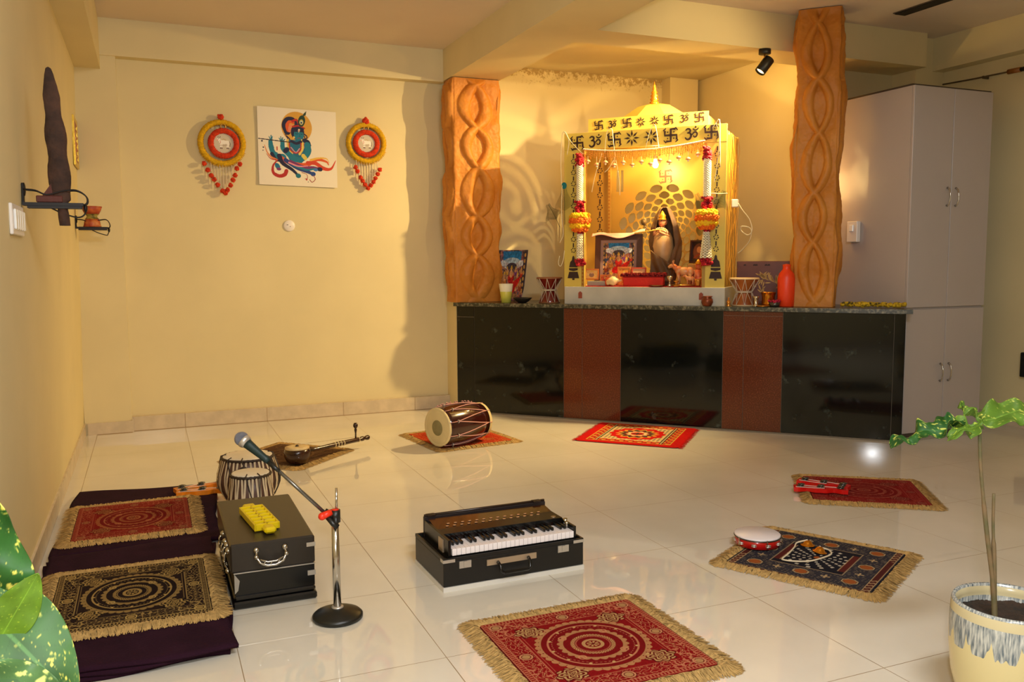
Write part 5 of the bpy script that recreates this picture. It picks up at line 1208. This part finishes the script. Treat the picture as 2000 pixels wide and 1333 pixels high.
def small(label,s,o,w,h,cols,seed,tilt=8,z=None,fm=None,figs=True,nx=40,yaw=0):
    c=Canvas(nx,int(nx*h/w),cols[0]); n=fbm(c.U*9,c.V*9,seed,3); c.put(n>.55,cols[1],.6)
    if figs:
        c.ell(.5,.42,.22,.26,cols[2]); c.ell(.5,.68,.11,.10,(222,170,120)); c.poly([(.38,.76),(.62,.76),(.5,.92)],(226,180,60))
    return upright(o,w,h,fm or mat('orange_card_edge',(214,120,50),rough=.5),c,paper,label,s,z if z is not None else ZC_,math.radians(tilt),yaw,.009,name='devotional_card',cat='picture card',depth=.008)
small('orange picture card with red border left of the square card in the shrine',-.592,.185,.105,.145,((226,150,60),(190,50,30),(200,80,40)),3)
small('square pale card with flower outline right of the orange card in the shrine',-.474,.180,.115,.140,((226,170,120),(214,140,90),(210,150,100)),4,figs=False,fm=mat('red_card_edge',(196,70,40)))
small('wide pale card with portrait figure at far left of the shrine',-.842,.150,.115,.085,((232,176,90),(240,210,150),(150,110,90)),5,z=ZC_+.045)
small('small red card beside the wide pale card in the shrine',-.735,.150,.075,.085,((214,80,40),(236,190,120),(190,50,60)),6,z=ZC_+.0)
th,_=upright(.30,.145,.175,mat('dark_wood_frame',(70,34,22),rough=.4),(lambda c:(c.ell(.5,.5,.4,.42,(120,60,40)),c.ell(.5,.6,.16,.16,(190,120,80)),c.stroke([(.2,.2),(.5,.35),(.8,.3)],.09,.05,(150,50,30)),c)[-1])(Canvas(50,60,(60,30,24))),glossy,'dark framed picture leaning behind the cow figurine in the shrine',-.045,ZC_+.17,math.radians(6),math.radians(-18),.012)
o=MB().box(-.075,.075,0,.06,0,.165,.004).build('picture_stand',mat('gold_cloth_block',(206,150,70),rough=.7)); o.location=cw(-.045,.295,ZC_); o.rotation_euler=(0,0,-ANG); tag(o,'gold wrapped block supporting the dark framed picture','stand')
# books at left front
o=MB().box(-.078,.078,0,.10,0,.036,.002).build('prayer_book',mat('grey_book_cover',(150,146,134),rough=.6)); o.location=cw(-.778,.093,ZC_); o.rotation_euler=(0,0,-ANG); tag(o,'grey closed book lying at the left front of the shrine','book')
# conch
shellm=mat('conch_shell',(232,196,140),rough=.4,var=.08,vscale=30)
b=MB(); b.lathe([(0,-.05),(.012,-.042),(.026,-.02),(.038,.005),(.034,.022),(.022,.034),(.020,.040),(.010,.050),(.0,.060)],24,(0,0,.036),(1,.2,.1)); b.lathe([(.0,0),(.014,.004),(.007,.03),(.0,.045)],14,(.035,0,.036),(1,.3,.2)); b.sphere((-.03,-.01,.02),.016,12,8,(1,.8,.9)); o=b.build('conch_shell',shellm); o.location=cw(-.652,.085,ZC_); o.rotation_euler=(0,0,-ANG); tag(o,'cream conch shell in front of the orange picture card','conch shell')
# red flower seat with tray
th=thing('idol_seat','red block seat topped with dark red petals under the draped idol','seat',cw(-.415,.13,ZC_),-ANG)
MB().box(-.155,.155,-.035,.025,0,.068,.004).build('red_block',mat('bright_red_cloth',(206,34,14),rough=.7,bump=.3,bscale=60),th)
b=MB(); R=random.Random(3); b.box(-.16,.16,-.038,.028,.068,.074); b.blobs([(R.uniform(-.17,.17),R.uniform(-.042,.03),.083+R.uniform(-.006,.012)) for _ in range(260)],.011,6,4,.3,(1,1,.6)); b.build('petal_border',mat('dark_red_petals',(132,10,16),rough=.9,var=.3,vscale=70),th)
# idol with shawl and flute
th=thing('draped_idol','small flute playing idol with gold crown wrapped in a brown shawl','idol',cw(-.300,.27,ZC_),-ANG)
shawl=mat('brown_shawl',(92,62,34),rough=.7,bump=.4,bscale=40,rgb2=(112,80,46),vscale=9)
idm=mat('tan_idol_robe',(176,132,84),rough=.4,rgb2=(206,166,116),vscale=7); skn=mat('idol_skin',(196,128,84),rough=.45); goldm=mat('idol_gold',(226,160,40),rough=.3,metal=.6)
b=MB(); b.lathe([(.05,0),(.055,.03),(.062,.12),(.078,.22),(.086,.30),(.078,.36),(.060,.40),(.04,.428),(.018,.438),(.016,.455)],28,(-.01,.015,.0)); b.build('body',idm,th)
HT=Matrix.Translation((-.012,0,.44))@Matrix.Scale(.78,4)@Matrix.Translation((.012,0,-.44))
b=MB(); b.T=HT; b.sphere((-.015,-.004,.492),.040,20,14,(.86,.9,1.1)); b.sphere((-.022,-.043,.488),.007,8,6,(1,1,1.4)); b.sphere((-.0,.012,.50),.038,16,10); 
b.tube([(.045,-.0,.40),(.055,-.03,.36),(.01,-.065,.385),(-.035,-.07,.405)],[.017,.015,.012,.010],10); b.tube([(-.055,.0,.40),(-.085,-.03,.365),(-.08,-.06,.39),(-.075,-.07,.41)],[.017,.015,.012,.010],10)
for hx,hz in ((-.035,.412),(-.075,.414)):
    for k in range(4): b.tube([(hx-.010+k*.007,-.072,hz-.004),(hx-.010+k*.007,-.082,hz+.004),(hx-.010+k*.007,-.078,hz+.012)],.0032,6)
    b.tube([(hx+.01,-.068,hz-.006),(hx+.014,-.078,hz-.004)],.0034,6)
b.build('skin',skn,th)
b=MB()
for ex in (-.036,-.008): b.sphere((ex,-.040,.498),.0055,8,6,(1.2,.5,.8)); b.tube([(ex-.008,-.041,.510),(ex,-.043,.513),(ex+.008,-.041,.510)],.0014,5)
b.build('eyes',mat('idol_black',(20,16,16),rough=.3),th)
b=MB(); b.T=HT; b.tube([(-.030,-.041,.472),(-.022,-.044,.470),(-.014,-.041,.472)],.0022,6); b.build('lips',mat('idol_red',(190,30,20),rough=.4),th)
b=MB(); b.T=HT; b.lathe([(.042,.0),(.046,.012),(.036,.03),(.040,.045),(.022,.065),(.012,.085),(0,.098)],20,(-.012,.004,.515)); b.torus((-.014,-.0,.520),.044,.006,(0,.1,1),28,8); b.sphere((-.035,-.02,.55),.010); b.build('crown',goldm,th)
b=MB(); b.tube([(-.215,-.060,.400),(-.035,-.075,.425),(.03,-.07,.43)],.0045,8); b.build('flute',mat('gold_flute',(236,186,80),rough=.35),th)
b=MB(); b.sphere((-.15,-.02,.49),.030,12,8,(.8,.3,1)); b.sphere((-.152,-.03,.488),.014,10,6,(1,.4,1)); b.tube([(-.15,-.02,.47),(-.10,-.0,.40)],.003,5); b.build('feather_fan',mat('dark_feather',(60,54,30),rough=.6,rgb2=(150,110,50),vscale=60),th)
b=MB()
for k in range(22):
    a=2*PI*k/22; b.sphere((-.015+.050*math.cos(a),-.03-.025*math.sin(a)*.4,.405+.035*math.sin(a)),.007,6,4)
b.build('necklace',mat('bead_orange_white',(236,200,150),rough=.5),th)
def shw(U,V):
    # hood-like cloak, open at the front
    a=-PI/2+ (.55+(2*PI-1.1)*U) ; op=.55
    z=V*.60
    r=np.interp(z,[0,.04,.12,.22,.34,.45,.53,.585,.60],[.066,.070,.082,.102,.112,.094,.060,.030,.008])
    openw=np.interp(z,[0,.14,.22,.30,.45,.60],[.0,.05,.55,.85,.75,.5])
    a=-PI/2+openw+(2*PI-2*openw)*U
    fold=1+.09*np.sin(a*5+z*9)+.05*np.sin(a*11-z*14)+.05*fbm(U*8,V*8,4)
    x=np.cos(a)*r*fold+.012*np.sin(z*7); y=.02+np.sin(a)*r*.8*fold
    return x+.004+.10*np.clip(z-.30,0,1)*(np.cos(a)>-.2)*.6,y,z+.0*U
grid_obj('shawl',110,90,shw,None,shawl,th,solid=.006)
b=MB(); b.tube(catmull([(.03,-.08,.13),(-.02,-.105,.16),(-.08,-.085,.21),(-.105,-.05,.27)],5),[.02]*16,8) if 0 else None
def lap(U,V):
    x=-.085+.15*U; z=.03+V*.14+.10*(1-U)*V; y=-.062-.018*np.sin(U*PI)-.012*np.sin(U*9+V*6); return x,y,z
grid_obj('shawl_lap',40,26,lap,None,shawl,th,solid=.008)
# cow with calf
th=thing('cow_figurine','cream and pink cow figurine with calf at the right inside the shrine','figurine',cw(-.118,.17,ZC_+.012),-ANG)
cowm=mat('painted_cow',(232,180,120),rough=.35,rgb2=(214,110,60),vscale=24)
b=MB(); b.smooth=True
def cow(b,ox,oy,s,z0=0):
    P=lambda x,y,z:(ox+x*s,oy+y*s,z0+z*s)
    b.sphere(P(.0,0,.105),.040*s,16,10,(1.45,.85,.95)); b.sphere(P(.045,0,.105),.038*s,14,10,(.9,.9,1)); b.sphere(P(-.045,0,.115),.037*s,14,10,(.9,.85,1))
    b.tube([P(-.05,0,.12),P(-.075,0,.14),P(-.09,-.002,.155)],[.026*s,.022*s,.019*s],12); b.sphere(P(-.10,-.004,.15),.020*s,12,8,(1.3,.85,.85)); b.sphere(P(-.122,-.004,.142),.012*s,10,8)
    for sy in (-1,1):
        b.tube([P(-.09,sy*.012,.165),P(-.092,sy*.022,.185),P(-.085,sy*.018,.20)],[.005*s,.004*s,.0015*s],6); b.tube([P(-.082,sy*.016,.158),P(-.075,sy*.034,.150)],[.007*s,.003*s],6)
        for lx_ in (-.045,.05): b.tube([P(lx_,sy*.018,.09),P(lx_+.004,sy*.019,.05),P(lx_,sy*.019,.0)],[.017*s,.010*s,.009*s],10)
    b.tube([P(.08,0,.12),P(.088,0,.09),P(.084,0,.04)],[.006*s,.004*s,.006*s],6)
cow(b,0,0,.92); b.build('cow',cowm,th)
b=MB(); cow(b,.055,-.055,.42); b.build('calf',cowm,th)
b=MB(); b.lathe([(0,0),(.095,0),(.098,-.006),(.09,-.010),(0,-.011)],28,(.0,-.01,0)); b.build('stand',mat('brass_tray',(206,150,70),rough=.3,metal=.7),th)
# small brass things
brs=mat('brass_small',(206,140,60),rough=.25,metal=.8); ster=mat('steel_small',(200,186,160),rough=.2,metal=.9)
def lathe_thing(name,label,cat,s,o,z,prof,m,group=None,n=28):
    b=MB(); b.lathe(prof,n); x=b.build(name,m); x.location=cw(s,o,z); tag(x,label,cat,group); return x
lathe_thing('brass_plate','small shiny brass plate in front of the red flower seat','plate',-.300,.075,ZC_,[(0,0),(.05,.002),(.058,.009),(.060,.010),(.05,.005),(0,.004)],brs)
lathe_thing('incense_holder','small silver incense cup between plate and cow','incense holder',-.205,.072,ZC_,[(.016,0),(.018,.004),(.006,.02),(.006,.04),(.018,.052),(.020,.075),(.017,.075),(.012,.056),(0,.05)],ster)
lathe_thing('oil_lamp','small brass oil lamp with tall stem at the right front of the shrine','oil lamp',-.155,.068,ZC_,[(.022,0),(.022,.004),(.007,.010),(.006,.026),(.020,.036),(.021,.042),(.0,.038)],brs)
lathe_thing('brass_cup','small brass cup beside the cow figurine near the right pillar','cup',.002,.085,ZC_,[(.016,0),(.022,.01),(.024,.04),(.026,.055),(.023,.055),(.02,.012),(0,.01)],brs)
lathe_thing('orange_cup','small orange and steel cup in front of the orange card','cup',-.690,.10,ZC_,[(.018,0),(.024,.01),(.025,.045),(.028,.060),(.025,.060),(.02,.012),(0,.01)],mat('orange_glaze',(214,90,50),rough=.3))
# seated idol at the right of the cow
th=thing('seated_figurine','small orange seated figurine behind the calf near the right pillar','figurine',cw(-.018,.20,ZC_),-ANG)
b=MB(); b.lathe([(.05,0),(.055,.015),(.046,.04),(.036,.075),(.026,.115),(.014,.128)],20); b.sphere((0,-.002,.148),.024,14,10,(.9,.9,1.1)); b.sphere((0,-.025,.146),.004,6,5); b.tube([(.035,0,.10),(.05,-.02,.07),(.02,-.045,.055)],[.011,.009,.007],8); b.tube([(-.035,0,.10),(-.05,-.02,.07),(-.02,-.045,.055)],[.011,.009,.007],8); b.tube([(-.06,-.02,.018),(0,-.045,.02),(.06,-.02,.018)],[.016,.018,.016],8); b.build('body',mat('orange_idol',(232,140,90),rough=.4,rgb2=(190,60,30),vscale=30),th)
b=MB(); b.lathe([(.022,0),(.024,.01),(.014,.028),(0,.04)],16,(0,0,.162)); b.build('crown',goldm,th)
# ------------------------------------------------------------------ things standing on the counter
# poster of a seated goddess leaning at the left pillar
cvp=deity_canvas(12); cvp.poly([(.12,.0),(.46,.0),(.46,.055),(.12,.055)],(220,190,190))
th=thing('devotional_poster','dark colourful devotional poster leaning on the wall beside the left pillar','poster',cw(-1.625,.30,ZT+.003),-ANG)
def ppos(U,V):
    w=np.interp(V,[0,.25,1],[.115,.135,.145]); x=(U-.5)*2*w; y=.02+.10*V+.02*np.cos((U-.5)*3); return x,y,V*.425
grid_obj('print',120,150,ppos,cvp.col(),paper,th,smooth=True); 
grid_obj('board_backing',10,10,lambda U,V:(lambda p:(p[0],p[1]+.003,p[2]))(ppos(U,V)),None,mat('white_back',(214,206,194),rough=.8),th,solid=.002)
# yellow paper cup
th=thing('paper_cup','pale yellow paper cup with white rim on the counter by the left pillar','cup',cw(-1.535,.07,ZT+.0005),-ANG)
b=MB(); b.lathe([(0,.004),(.036,.004),(.037,0),(.039,.001),(.056,.150),(.054,.150),(.037,.006)],36,cap=False); b.build('cup_body',mat('yellow_paper_cup',(208,206,84),rough=.4),th)
b=MB(); b.torus((0,0,.150),.0555,.003,n=36,k=8); b.cur=0; b.lathe([(.0492,.090),(.0567,.140),(.0567,.1485)],36,cap=False); b.build('white_band',mat('cup_white',(240,236,210),rough=.4),th)
# dark bowl
b=MB(); b.lathe([(.03,0),(.05,.012),(.075,.036),(.077,.042),(.07,.038),(.04,.016),(0,.012)],30); R=random.Random(2)
o=b.build('incense_bowl',mat('black_clay',(34,26,20),rough=.6)); o.location=cw(-1.40,.09,ZT+.0005); tag(o,'low black clay bowl between the paper cup and the red drum','bowl')
# damru drums
def damru(label,s,o,sc,m1,m2,skinc):
    th=thing('hourglass_drum',label,'drum',cw(s,o,ZT+.0005),-ANG,'hourglass drums beside the shrine')
    r=.100*sc; rb=.080*sc; h=.205
    b=MB(); b.lathe([(rb,0),(rb,.006),(rb*.93,.03),(.040,.095),(.040,.105),(r*.90,h-.02),(r,h-.006)],40,cap=False); b.build('body',m1,th)
    b=MB(); b.lathe([(0,h),(r*.98,h),(r+.004,h-.003),(r+.004,h-.012),(r,h-.012)],40,cap=False); b.build('skin_hoop',skinc,th); b=MB(); b.lathe([(rb,0.001),(rb+.005,.001),(rb+.005,.010),(rb,.010)],40,cap=False); b.build('skin_hoop',skinc,th)
    b=MB(); n=9
    for i in range(n):
        a=2*PI*i/n; a2=a+PI/n; a3=a+2*PI/n
        top=lambda q:((r+.005)*math.cos(q),(r+.005)*math.sin(q),h-.010); mid=lambda q:(.046*math.cos(q)*1.25,.046*math.sin(q)*1.25,.100); bot=lambda q:((rb+.006)*math.cos(q),(rb+.006)*math.sin(q),.008)
        b.tube([top(a),mid(a2),bot(a)],.0022,5); b.tube([top(a3),mid(a2),bot(a3)],.0022,5)
    b.torus((0,0,.100),.056,.004,n=30,k=6); b.torus((0,0,.108),.056,.003,n=30,k=6); b.build('lacing',mat('white_lacing',(214,196,170),rough=.7),th)
    return th
damru('dark red hourglass drum with white lacing left of the shrine',-1.195,.16,1.0,mat('dark_red_lacquer',(112,22,14),rough=.25,coat=.5),0,mat('hoop_tan',(150,96,60),rough=.5))
damru('orange brown hourglass drum with pale head right of the shrine',.330,.13,1.03,mat('orange_wood_lacquer',(176,96,36),rough=.3,coat=.4,rgb2=(140,66,22),vscale=10),0,mat('hoop_cream',(226,196,150),rough=.5))
# copper pot in front
b=MB(); b.lathe([(.022,0),(.034,.008),(.043,.03),(.040,.052),(.030,.064),(.040,.074),(.037,.074),(.028,.064),(.036,.05),(0,.03)],32); o=b.build('copper_pot',mat('old_copper',(120,60,34),rough=.35,metal=.6)); o.location=cw(.088,-.007,ZT+.0005); tag(o,'small round copper pot on the counter in front of the shrine right pillar','pot')
# wooden tray with leaf print
th=thing('wooden_tray','brown wooden panel with painted golden leaves standing behind the drum, right of shrine','panel',cw(.47,.40,ZT+.0005),-ANG)
MB().box(-.235,.235,0,.018,0,.325,.004).build('board',mat('mauve_brown_wood',(118,66,56),rough=.45,rgb2=(104,56,44),vscale=4),th)
b=MB(); F=FF(0.0); gl=mat('golden_leaf_paint',(214,170,90),rough=.5)
def leaf(cx,cz,a,L,w):
    P=[];
    for t in np.linspace(0,1,8): P.append((L*t,w*math.sin(PI*t)))
    for t in np.linspace(1,0,8)[1:-1]: P.append((L*t,-w*math.sin(PI*t)))
    b.prism([(cx+x*math.cos(a)-y*math.sin(a),cz+x*math.sin(a)+y*math.cos(a)) for x,y in P],.003,F)
R=random.Random(9)
for k in range(30):
    a=-.4+2.2*k/29; r=.075+.03*(k%3); leaf(.02+.05*math.cos(a*2),.12+.02*k/6,a+R.uniform(-.5,.5)+1.2,R.uniform(.04,.075),.006)
for k in range(14): leaf(-.06+R.uniform(-.03,.03),.13+R.uniform(-.05,.09),R.uniform(0,PI),.05,.005)
b.build('leaf_painting',gl,th)
b=MB()
for x in (-.185,-.115,-.10,-.03,-.01): b.prism([(x,.29),(x+.02,.292),(x+.016,.302),(x+.002,.300)],.003,F)
b.build('dark_motif',cut,th)
# orange bottle
b=MB(); b.lathe([(.0,.0),(.052,0),(.058,.008),(.060,.20),(.052,.235),(.030,.262),(.026,.275),(.028,.30),(0,.305)],32); o=b.build('orange_bottle',mat('orange_plastic',(244,66,22),rough=.4)); o.location=cw(.625,.10,ZT+.0005); tag(o,'bright orange plastic bottle half behind the right pillar','bottle')
# brass pots
b=MB(); b.lathe([(.038,0),(.046,.006),(.047,.02),(.045,.075),(.052,.098),(.055,.102),(.050,.102),(.042,.075),(0,.07)],32); o=b.build('brass_pot',mat('polished_brass',(216,140,40))); o.location=cw(.502,.12,ZT+.0005); tag(o,'shiny brass pot behind the steel tumbler right of shrine','pot')
lathe_thing('steel_tumbler','steel bell shaped tumbler between the orange brown drum and brass pot','tumbler',.425,.045,ZT+.0005,[(.022,0),(.024,.004),(.014,.016),(.016,.06),(.026,.075),(.024,.075),(.013,.06),(0,.05)],ster)
lathe_thing('gold_tray','thin gold plate on the counter below the brass pot','plate',.475,.028,ZT+.0003,[(0,0),(.045,.002),(.052,.010),(.050,.010),(.04,.004),(0,.004)],brs)
th=thing('flower_cup','dark steel cup holding pink petals beside the orange bottle','cup',cw(.555,.035,ZT+.0005))
b=MB(); b.lathe([(.026,0),(.034,.008),(.040,.034),(.037,.034),(.03,.01),(0,.008)],28); b.build('cup',mat('dark_steel',(90,88,82)),th)
b=MB(); R=random.Random(8); b.blobs([(R.uniform(-.03,.03),R.uniform(-.03,.03),.038+R.uniform(-.004,.008)) for _ in range(40)],.008); b.build('petals',mat('magenta_petals',(180,20,60),rough=.8,var=.3,vscale=60),th)
lathe_thing('gold_bell','tiny gold hand bell beside the right drum on the counter','bell',.235,.028,ZT+.0005,[(.016,0),(.018,.004),(.010,.012),(.014,.02),(.012,.04),(.004,.048),(.006,.06),(0,.064)],brs)
# marigold string on the counter behind the right pillar
th=thing('marigold_string','string of yellow marigold flowers heaped at the right end of the counter','flower string',cw(1.20,.10,ZT+.006),-ANG)
b=MB(); R=random.Random(12); P=[]
for k in range(150):
    t=k/149; P.append((-.20+.40*t,.03*math.sin(t*14)+R.uniform(-.02,.02),.014+R.uniform(-.006,.014)))
b.blobs(P,.013,6,4,.3,(1,1,.7)); b.build('yellow_flowers',mat('yellow_petals_dull',(206,170,30),rough=.85,var=.3,vscale=50),th)
b=MB(); b.blobs([(R.uniform(-.20,.18),R.uniform(-.03,.03),.022+R.uniform(0,.008)) for _ in range(26)],.008,6,4,.3); b.build('leaf_pieces',mat('olive_dry_leaf',(92,80,30),rough=.8),th)
# adjustable black spotlight under the cross beam
th=thing('adjustable_spotlight','small black adjustable spotlight under the cross beam near the right pillar','spotlight',(3.222,2.510,2.706))
bk=mat('matt_black_metal',(18,18,18),rough=.45)
b=MB(); b.lathe([(.042,0),(.042,-.032),(.040,-.034),(0,-.034)],36); b.build('ceiling_mount',bk,th)
b=MB(); b.tube([(0,0,-.034),(.0,0,-.060),(.008,0,-.072)],.006,8); b.build('arm',mat('brass_small',(206,140,60)),th)
d=Vector((-.58,.14,-.78)).normalized(); c=Vector((.040,-.004,-.062))
b=MB(); b.lathe([(.0,0),(.036,.001),(.038,.004),(.038,.116),(.035,.118),(.034,.100),(0,.098)],36,tuple(c),d,cap=False); b.build('lamp_head',bk,th)
b=MB(); b.lathe([(0,.104),(.030,.104),(.031,.100)],28,tuple(c),d,cap=False); b.build('lens',mat('lens_glow',(255,220,160),emit=(255,210,130),estr=6),th)
# ------------------------------------------------------------------ potted croton at the right
glaze=mat('cream_drip_glaze_pot',(214,198,142),rough=.22,spec=.55)
nt=glaze.node_tree;N=nt.nodes;L=nt.links;bs=N['Principled BSDF']
tc=N.new('ShaderNodeTexCoord'); sp=N.new('ShaderNodeSeparateXYZ'); L.new(tc.outputs['Object'],sp.inputs[0])
def MN(op,a,b_=None,c=None):
    n=N.new('ShaderNodeMath'); n.operation=op
    for i,x in enumerate((a,b_,c)):
        if x is None: continue
        if isinstance(x,(int,float)): n.inputs[i].default_value=x
        else: L.new(x,n.inputs[i])
    return n.outputs[0]
ang=MN('ARCTAN2',sp.outputs[1],sp.outputs[0])
nz=N.new('ShaderNodeTexNoise'); nz.noise_dimensions='1D'; nz.inputs['Scale'].default_value=3.5; nz.inputs['Detail'].default_value=1.5; L.new(ang,nz.inputs['W'])
w=MN('ABSOLUTE',MN('SINE',MN('MULTIPLY_ADD',nz.outputs['Fac'],7.0,MN('MULTIPLY',ang,7.0))))
edgez=MN('SUBTRACT',0.258,MN('MULTIPLY',MN('POWER',w,0.7),0.050))
mask=MN('GREATER_THAN',sp.outputs[2],edgez)
n2=N.new('ShaderNodeTexNoise'); mp=N.new('ShaderNodeMapping'); mp.inputs['Scale'].default_value=(38,38,5); L.new(tc.outputs['Object'],mp.inputs[0]); L.new(mp.outputs[0],n2.inputs['Vector']); n2.inputs['Detail'].default_value=5
r2=N.new('ShaderNodeValToRGB'); r2.color_ramp.elements[0].color=(*s8(96,108,116),1); r2.color_ramp.elements[0].position=.35; r2.color_ramp.elements[1].color=(*s8(206,206,196),1); r2.color_ramp.elements[1].position=.66; L.new(n2.outputs['Fac'],r2.inputs[0])
mx=N.new('ShaderNodeMix'); mx.data_type='RGBA'; L.new(mask,mx.inputs[0]); mx.inputs[6].default_value=(*s8(218,202,148),1); L.new(r2.outputs[0],mx.inputs[7])
top=MN('GREATER_THAN',sp.outputs[2],0.304)
r3=N.new('ShaderNodeMix'); r3.data_type='RGBA'; L.new(MN('MULTIPLY',MN('MULTIPLY',mask,MN('GREATER_THAN',sp.outputs[2],0.292)),MN('LESS_THAN',sp.outputs[2],0.318)),r3.inputs[0]); L.new(mx.outputs[2],r3.inputs[6]); r3.inputs[7].default_value=(*s8(206,192,150),1)
L.new(r3.outputs[2],bs.inputs['Base Color'])
th=thing('potted_plant','small variegated plant in a cream pot with blue drip glaze at lower right','potted plant',(1.277,-.942,0))
b=MB(); b.lathe([(.0,.0),(.085,0),(.095,.006),(.118,.05),(.136,.12),(.144,.20),(.144,.27),(.141,.318),(.137,.326),(.131,.324),(.129,.30),(.130,.26),(0,.255)],72,cap=False); b.build('glazed_pot',glaze,th)
soil=mat('dark_soil',(62,44,30),rough=.95,bump=1.0,bscale=60,rgb2=(36,28,20),vscale=30)
grid_obj('soil',60,60,lambda U,V:((U-.5)*.256,(V-.5)*.256,.268+.022*fbm(U*9,V*9,3)),None,soil,th,keep=lambda U,V:np.hypot(U-.5,V-.5)<.5)
stemm=mat('brown_green_stem',(122,98,66),rough=.7,rgb2=(84,84,50),vscale=22)
b=MB(); b.tube(catmull([(-.035,.015,.26),(-.028,.03,.36),(-.040,.05,.52),(-.052,.065,.68),(-.056,.072,.80)],6),[.0075]*7+[.006]*8+[.0045]*10,10); b.build('stem',stemm,th)
b=MB(); b.tube(catmull([(-.030,.02,.27),(-.022,.035,.42),(-.020,.045,.52),(-.017,.05,.61)],6),[.006]*10+[.004]*9,10); b.build('cut_stem',stemm,th)
leafm=vmat('variegated_leaf',rough=.55,spec=.25)
leafm.node_tree.nodes['Principled BSDF'].inputs['Subsurface Weight'].default_value=.0
def leafcol(base,spot,seed,dens=.60):
    base=np.array(base,float);spot=np.array(spot,float)
    def col(U,V):
        n=fbm(U*26,V*13,seed,2); n2=fbm(U*6,V*4,seed+4,3); C=np.tile(base,(len(U),1))*(.82+.36*n2)[:,None]
        C=mixc(C,spot,np.clip((n-dens)*22,0,1)); n3=fbm(U*60,V*30,seed+9,2); C=mixc(C,spot,np.clip((n3-.60)*30,0,1)*.7); rib=np.abs(V-.5); C=mixc(C,base*1.25+12,(rib<.015)*.7)
        vein=np.abs(np.sin((U*9-np.abs(V-.5)*3.2)*PI)); C=mixc(C,base*.78,(vein<.06)*.35)
        return C
    return col
def leaf3(parent,base,tip,up,width,droop,colf,wav=.012,fold=.25,nu=70,nv=34,lobes=0,seed=1,name='leaf'):
    B=Vector(base);T=Vector(tip);d=T-B;Ln=d.length;d.normalize();u=Vector(up);s=d.cross(u).normalized();u=s.cross(d).normalized()
    def pos(U,V):
        w=width*np.sin(PI*np.clip(U,0,1)**.8)**.75*(1+lobes*np.sin(U*28+seed)*.5+lobes*np.sin(U*49)*.3)
        w=np.where(U<.03,w*.5,w); x=(V-.5)*2*w; al=U*Ln; h=-droop*(U**2)*Ln+np.abs(x)*fold+wav*np.sin(U*17+seed)*np.abs(V-.5)*2+wav*.6*np.sin(U*9+V*5)
        return tuple(B[i]+d[i]*al+s[i]*x+u[i]*h for i in range(3))
    return grid_obj(name,nu,nv,pos,colf,leafm,parent,solid=.0012)
dg=(40,84,32);yg=(186,188,84);lg=(88,120,38)
leaf3(th,(-.056,.072,.80),(-.190,.050,.790),(0,-.35,1),.030,.12,leafcol(lg,(190,200,60),3,.58),lobes=.35,seed=2)
leaf3(th,(-.115,.068,.812),(-.260,.185,.752),(0,-.45,1),.033,.10,leafcol(dg,yg,5,.50),lobes=.5,wav=.016,seed=5)
leaf3(th,(-.050,.074,.806),(.13,.02,.86),(0,-.8,1),.045,.25,leafcol(lg,yg,7,.52),seed=3)
leaf3(th,(-.052,.07,.81),(-.02,.16,.85),(0,-.5,1),.02,.2,leafcol(lg,yg,9,.52),seed=4)
# ------------------------------------------------------------------ plant very near the camera at lower left
th=thing('foreground_plant','large yellow spotted green leaves close to the camera at lower left','potted plant',(-1.08,-1.36,0))
b=MB(); b.lathe([(0,0),(.075,0),(.085,.01),(.105,.14),(.11,.16),(.10,.16),(.095,.13),(0,.125)],40,cap=False); b.build('clay_pot',mat('clay_pot',(150,82,50),rough=.7),th)
b=MB(); b.tube(catmull([(0,0,.12),(.01,.0,.35),(.02,.01,.60),(.035,.015,.80),(.05,.02,.90)],6),.007,10); b.tube(catmull([(.02,.01,.55),(.05,.0,.68),(.07,.0,.76)],5),.005,8); b.build('stem',stemm,th)
O=Vector((-1.08,-1.36,0)); q=lambda x,y,z:tuple(Vector((x,y,z))-O)
sp=(206,190,80)
leaf3(th,q(-.985,-1.36,.795),q(-1.015,-1.34,1.000),(.35,-1,.1),.040,-.05,leafcol((38,78,26),sp,11,.54),fold=.12,nu=110,nv=60,seed=1)
leaf3(th,q(-.992,-1.375,.81),q(-.946,-1.380,.888),(.1,-1,.1),.024,.0,leafcol((84,112,24),(150,166,40),13,.66),fold=.05,wav=.001,nu=80,nv=50,seed=2)
leaf3(th,q(-1.03,-1.345,.875),q(-.910,-1.42,.745),(.25,-1,.35),.052,.05,leafcol((56,88,42),sp,17,.56),fold=.10,wav=.004,nu=120,nv=70,seed=6)
leaf3(th,q(-1.00,-1.40,.80),q(-.93,-1.44,.66),(.2,-1,.3),.050,.05,leafcol((76,108,60),(196,200,110),19,.50),fold=.08,nu=100,nv=60,seed=8)
